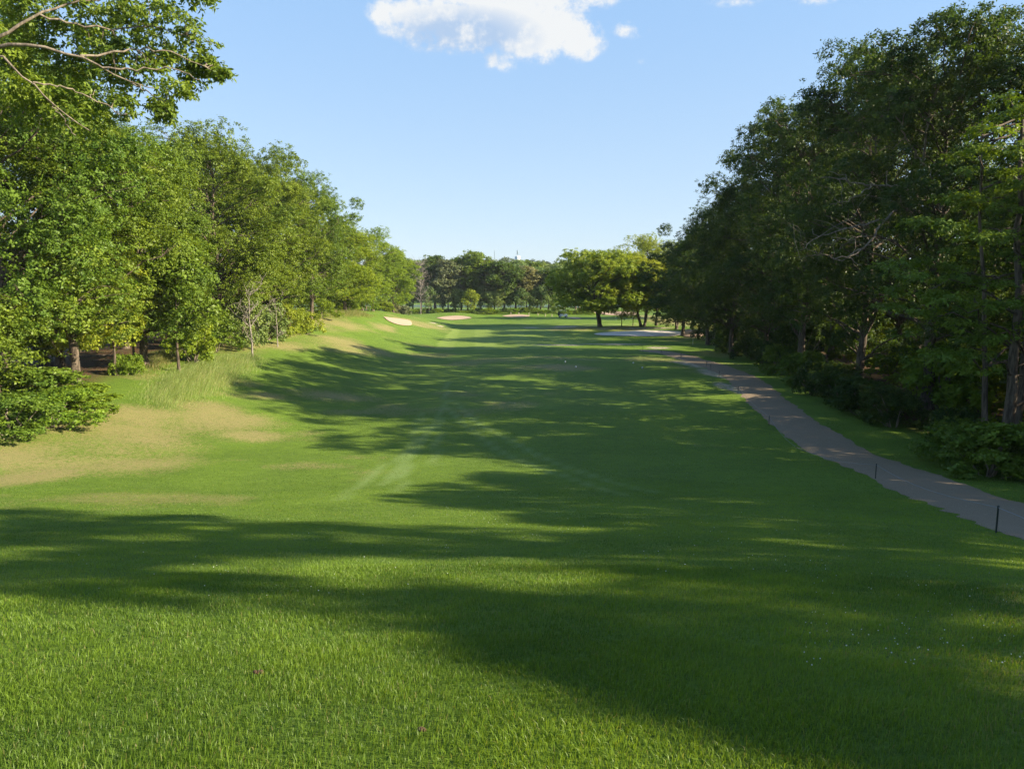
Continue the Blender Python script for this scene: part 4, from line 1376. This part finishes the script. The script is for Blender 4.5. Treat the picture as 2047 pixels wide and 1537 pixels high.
for px, py, lx, ly, lab in st:
    p = gpt(px, py)
    o = add_obj('rope_stake', sm, None, p)
    o.rotation_euler = (0, lx, 0) if px != 1612 else (0, -1.15, 0)
    tag(o, lab, 'stake', 'rope stakes along the cart path')
    tops.append(p + np.array(Euler(o.rotation_euler).to_matrix() @ Vector((0, 0, .49))))
o = add_obj('white_stake', sm, None, gpt(1385, 689)); o.scale = (1.3, 1.3, 1.4)
o.material_slots[0].link = 'OBJECT'; o.material_slots[0].material = simple_mat('white_paint', (.72, .72, .68), .6)
tag(o, 'thin white stake in front of the brown sand bank', 'stake')


def rope(pts, label, sag=.18):
    m = Mesh(); Q = []
    for a, b_ in zip(pts[:-1], pts[1:]):
        t = np.linspace(0, 1, 12)
        P = a + (b_ - a) * t[:, None]
        P[:, 2] -= np.sin(t * np.pi) * sag
        P[:, 2] = np.maximum(P[:, 2], Hgt(P[:, 0], P[:, 1]) + .05)
        Q.append(P if not Q else P[1:])
    Q = np.concatenate(Q)
    m.tube(Q, np.full(len(Q), .0055), 6)
    tag(m.build('rope', ROPE, smooth_sh=True), label, 'rope')


e = np.array([Lr[30][0], Lr[30][1], 0]); e[2] = H1(e[0], e[1]) + .5
rope([e, tops[0], tops[1], tops[2], tops[3], tops[4]], 'thin pale rope strung between the near stakes along the path')

# tee markers, posts by the far tee
WM = simple_mat('marker_white', (.75, .74, .70), .5)
mk = Mesh(); mk.lathe((0, 0, 0), [(0, -.05), (.02, -.04), (.02, .02), (.055, .035), (.075, .075), (.07, .12), (.04, .15), (0, .158)], 12)
mkm = mk.mesh('tee_marker', WM, True)
for px, py, lab in ((1130, 725, 'left rear white tee marker on the lower tee'), (1151, 735, 'left front white tee marker on the lower tee'), (1266, 727, 'right rear white tee marker on the lower tee'), (1284, 737, 'right front white tee marker on the lower tee')):
    tag(add_obj('tee_marker', mkm, None, gpt(px, py)), lab, 'tee marker', 'white tee markers')
pp = Mesh(); pp.lathe((0, 0, 0), [(0, -.1), (.10, -.05), (.11, 0), (.10, .42), (.13, .44), (.12, .52), (.05, .58), (0, .59)], 10)
ppm = pp.mesh('marker_post', simple_mat('post_pale', (.50, .42, .32), .8), True)
for i, (px, py) in enumerate(((1021, 629.2), (1037, 629), (1057, 630), (1075, 631), (1090, 632.5), (1103, 633))):
    lab = ('leftmost pale post on the back edge of the small bunker', 'second pale post on the back edge of the small bunker', 'pale post at the right end of the small bunker',
           'brightest pale post between the small bunker and the golf cart', 'pale post halfway from the small bunker to the cart', 'pale post closest to the golf cart')[i]
    tag(add_obj('marker_post', ppm, None, gpt(px, py)), lab, 'post', 'pale posts between bunker and cart')


# golf cart
def golf_cart():
    p = gpt(1125, 634.6)
    root = empty('golf_cart', p, math.radians(8))
    W_ = simple_mat('cart_white', (.80, .79, .74), .3, .5); K = simple_mat('cart_black', (.02, .02, .022), .5, .4); R_ = simple_mat('cart_roof', (.70, .66, .55), .4)
    m = Mesh(); m.box((.1, 0, .42), (2.2, 1.05, .22)); m.box((.75, 0, .62), (.62, 1.0, .42), taper=.8); m.box((-.35, 0, .68), (.75, 1.02, .34), taper=.92)
    m.box((.3, 0, .33), (1.0, 1.12, .06)); m.build('body', W_, root)
    m = Mesh(); m.lathe((.05, 0, 0), [(0, 1.78), (.5, 1.775), (.93, 1.75), (1.0, 1.71), (.98, 1.68), (.0, 1.70)], 4)
    V = np.concatenate(m.V); a = math.pi / 4
    V = np.stack([V[:, 0] * math.cos(a) - V[:, 1] * math.sin(a), (V[:, 0] * math.sin(a) + V[:, 1] * math.cos(a)) * .82, V[:, 2]], 1); V[:, 0] *= 1.25; m.V = [V]
    m.build('roof', R_, root)
    for sx, sy in ((.72, .48), (.72, -.48), (-.78, .48), (-.78, -.48)):
        m = Mesh(); m.tube(np.array([[sx * 1.05, sy, .75], [sx, sy, 1.2], [sx * .9, sy, 1.7]]), [.025] * 3, 6); m.build('roof_post', K, root)
    for sx, sy in ((.78, .5), (.78, -.5), (-.72, .5), (-.72, -.5)):
        m = Mesh(); m.lathe((0, 0, 0), [(.10, -.09), (.20, -.10), (.235, -.06), (.235, .06), (.20, .10), (.10, .09)], 16)
        V = np.concatenate(m.V); m.V = [np.stack([V[:, 0] + sx, V[:, 2] + sy, V[:, 1] + .235], 1)]
        w = m.build('wheel', K, root, smooth_sh=True)
        m = Mesh(); m.lathe((0, 0, 0), [(0, -.095), (.11, -.095), (.12, 0), (.11, .095), (0, .095)], 12)
        V = np.concatenate(m.V); m.V = [np.stack([V[:, 0] + sx, V[:, 2] + sy, V[:, 1] + .235], 1)]
        m.build('hub', W_, w)
    m = Mesh(); m.box((-.30, 0, .90), (.55, .98, .12)); m.box((-.58, 0, 1.12), (.12, .98, .38), taper=.9); m.build('seat', K, root)
    m = Mesh(); m.tube(np.array([[.42, .22, .8], [.28, .22, 1.0]]), [.02, .02], 6)
    th = np.linspace(0, 6.28, 14); m.tube(np.stack([.27 + .06 * np.cos(th), .22 + .17 * np.sin(th), 1.0 + .13 * np.cos(th)], 1), [.015] * 14, 5); m.build('steering_wheel', K, root)
    for sy in (-.26, .26):
        m = Mesh(); m.lathe((-1.0, sy, .42), [(0, 0), (.17, 0), (.19, .3), (.17, .75), (.19, .85), (0, .86)], 10)
        for k in range(4):
            m.tube(np.array([[-1.0 + .06 * math.cos(k * 1.6), sy + .06 * math.sin(k * 1.6), 1.2], [-1.0 + .1 * math.cos(k * 1.6), sy + .1 * math.sin(k * 1.6), 1.45]]), [.02, .035], 5)
        m.build('golf_bag', K, root)
    tag(root, 'white roofed golf cart with dark bags parked beyond the fairway', 'golf cart')


golf_cart()


# water tower and mast beyond the ridge
def water_tower():
    Y = 1200.0; zt = zat(512.0, Y); zb = zat(521, Y); x = xat(1034.5, Y, 60); gz = H1(x, Y)
    root = empty('water_tower', (x, Y, gz)); R = 11.2 / 2 / FPX * Y * .98
    W_ = simple_mat('tower_white', (.66, .70, .74), .4); B = simple_mat('tower_blue', (.22, .36, .62), .4); G = simple_mat('tower_steel', (.20, .27, .34), .5)
    a, b_ = zb - gz, zt - gz
    m = Mesh(); m.lathe((0, 0, 0), [(1.5, a - 3.2), (R * .7, a - 1.6), (R * .98, a), (R, a + .5), (R, b_ - .6), (R * .95, b_ - .2), (R * .6, b_), (0, b_ + .1)], 32); m.build('tank', W_, root, smooth_sh=True)
    m = Mesh(); th = np.linspace(math.radians(188), math.radians(262), 12)
    V = np.concatenate([np.stack([1.006 * R * np.cos(th), 1.006 * R * np.sin(th), np.full(12, q)], 1) for q in (a + 1.2, b_ - 1.3)]); k = np.arange(11)
    m.add(V, np.stack([k, k + 1, k + 13, k + 12], 1)); m.build('blue_panel', B, root)
    m = Mesh(); m.lathe((0, 0, 0), [(R * 1.003, a - .3), (R * 1.012, a + .2), (R * 1.003, a + .7)], 32); m.build('blue_band', B, root, smooth_sh=True)
    m = Mesh(); th = np.linspace(math.radians(284), math.radians(306), 6)
    V = np.concatenate([np.stack([1.006 * R * np.cos(th), 1.006 * R * np.sin(th), np.full(6, q)], 1) for q in (a + 3.4, a + 5.4)]); k = np.arange(5)
    m.add(V, np.stack([k, k + 1, k + 7, k + 6], 1)); m.build('emblem', simple_mat('tower_emblem', (.45, .38, .40), .5), root)
    m = Mesh(); m.lathe((0, 0, 0), [(3.4, -1), (2.2, 4), (1.5, 10), (1.5, a - 3.0)], 20); m.build('pedestal', W_, root, smooth_sh=True)
    h = zat(500, Y) - gz
    m = Mesh()
    for k in range(3):
        t = k * 2.094; m.tube(np.array([[1.1 * math.cos(t), 1.1 * math.sin(t), b_], [.9 * math.cos(t), .9 * math.sin(t), h]]), [.22, .18], 6)
    for q in np.linspace(b_ + .5, h, 12):
        m.lathe((0, 0, q), [(1.0, -.12), (1.15, 0), (1.0, .12)], 8)
    m.lathe((0, 0, h - 3.2), [(.2, -2.6), (1.25, -2.5), (1.25, 2.5), (.2, 2.6)], 10); m.lathe((0, 0, b_ + 3.4), [(.2, -.5), (1.3, -.4), (1.3, .4), (.2, .5)], 10)
    m.build('antenna_mast', G, root)
    tag(root, 'white and blue water tower with an antenna mast above the wooded horizon', 'water tower')
    # lattice mast to its left
    x = xat(988.5, Y, 60); gz = H1(x, Y); h = zat(501, Y) - gz
    m = Mesh()
    for k in range(3):
        t = k * 2.094; m.tube(np.array([[1.6 * math.cos(t), 1.6 * math.sin(t), -1], [.25 * math.cos(t), .25 * math.sin(t), h]]), [.5, .35], 6)
    for q in np.linspace(4, h - 2, 22):
        rr = 1.6 * (1 - q / h) + .25; m.lathe((0, 0, q), [(rr * .85, -.08), (rr, 0), (rr * .85, .08)], 3)
    m.tube(np.array([[0, 0, h - 1], [0, 0, h + 3]]), [.16, .08], 5)
    tag(m.build('lattice_mast', G, None, (x, Y, gz)), 'thin lattice mast left of the water tower on the horizon', 'mast')


water_tower()

# ------------------------------------------------------------------ small things on the left
LOG = BARK_PALE
for px, py, ln, r, ang, lab in ((205, 712, 3.2, .07, .1, 'pale fallen log lying on the shady woodland trail'), (215, 722, 2.2, .05, -.12, 'shorter fallen stick lying in front of the pale log')):
    p = gpt(px, py); t = np.linspace(-.5, .5, 9)
    P = np.stack([p[0] + t * ln * math.cos(ang), p[1] + t * ln * math.sin(ang), np.zeros(9)], 1); P[:, 2] = Hgt(P[:, 0], P[:, 1]) + r * .7
    P[:, 1] += np.sin(t * 7) * .06
    m = Mesh(); m.tube(P, r * (1 - .3 * (t + .5)), 8); m.tube(np.stack([P[5], P[5] + np.array([.2, .1, .25]), P[5] + np.array([.5, .1, .4])]), [r * .5, r * .4, r * .2], 6)
    tag(m.build('fallen_log', LOG, smooth_sh=True), lab, 'log')
DIRT = simple_mat('divot_soil', (.09, .06, .035), .95, .1, var=.5, scale=40)
for px, py, s, lab in ((845, 1469, .014, 'small brown clod of soil on the nearest grass'), (515, 1352, .016, 'brown divot in the grass left of the soil clod')):
    p = gpt(px, py); m = Mesh()
    for k in range(9):
        q = s * rnd.uniform(.4, .8); a = rnd.uniform(0, 6.28); d = s * rnd.uniform(0, 1.2)
        m.lathe((d * math.cos(a) * 1.4, d * math.sin(a), q * .5 + .02), [(0, -q), (q, -q * .4), (q * 1.1, .2 * q), (q * .5, q * .7), (0, q * .75)], 7)
    tag(m.build('soil_clod', DIRT, None, p), lab, 'clod')

# bushes filling the inside of both woods
for side, xs0, lab in ((1, [(24, 24), (30, 26), (36, 28), (42, 28), (48, 31), (55, 30), (62, 34), (70, 34), (78, 37), (86, 38), (95, 38), (33, 35), (46, 39), (60, 42), (75, 46), (90, 48), (40, 44)], 'bush growing deep inside the wood on the right'),
                       (-1, [(26, 26), (32, 29), (38, 31), (46, 32), (54, 33), (64, 34), (74, 34), (85, 35), (98, 34), (112, 34), (126, 32), (140, 32)], 'bush growing deep inside the wood on the left')):
    for i, (y, x) in enumerate(xs0):
        put(('shA', 'shB')[i % 2], side * (x + rnd.uniform(-.8, .8)), y, rnd.uniform(2.6, 4.4), rnd.uniform(2.2, 3.0), lab, 'bush', 'bushes inside the ' + ('right' if side > 0 else 'left') + ' wood', ('bright', 'oak')[(i // 2) % 2], name='bush')

# ------------------------------------------------------------------ summer haze
hm, nt, out = new_mat('summer_haze')
pv = N(nt, 'ShaderNodeVolumePrincipled')
pv.inputs['Color'].default_value = (0.80, 0.90, 1.0, 1); pv.inputs['Density'].default_value = HAZE
link(nt, pv.outputs[0], out.inputs['Volume'])
m = Mesh(); m.box((0, 750, 46), (2500, 2000, 100))
tag(m.build('haze', hm), 'thin summer haze over the whole course', 'haze', kind='stuff')

for k_, (r_, h_, w_) in DIM.items():
    if k_ not in used:
        for ch in list(r_.children): bpy.data.objects.remove(ch)
        bpy.data.objects.remove(r_)
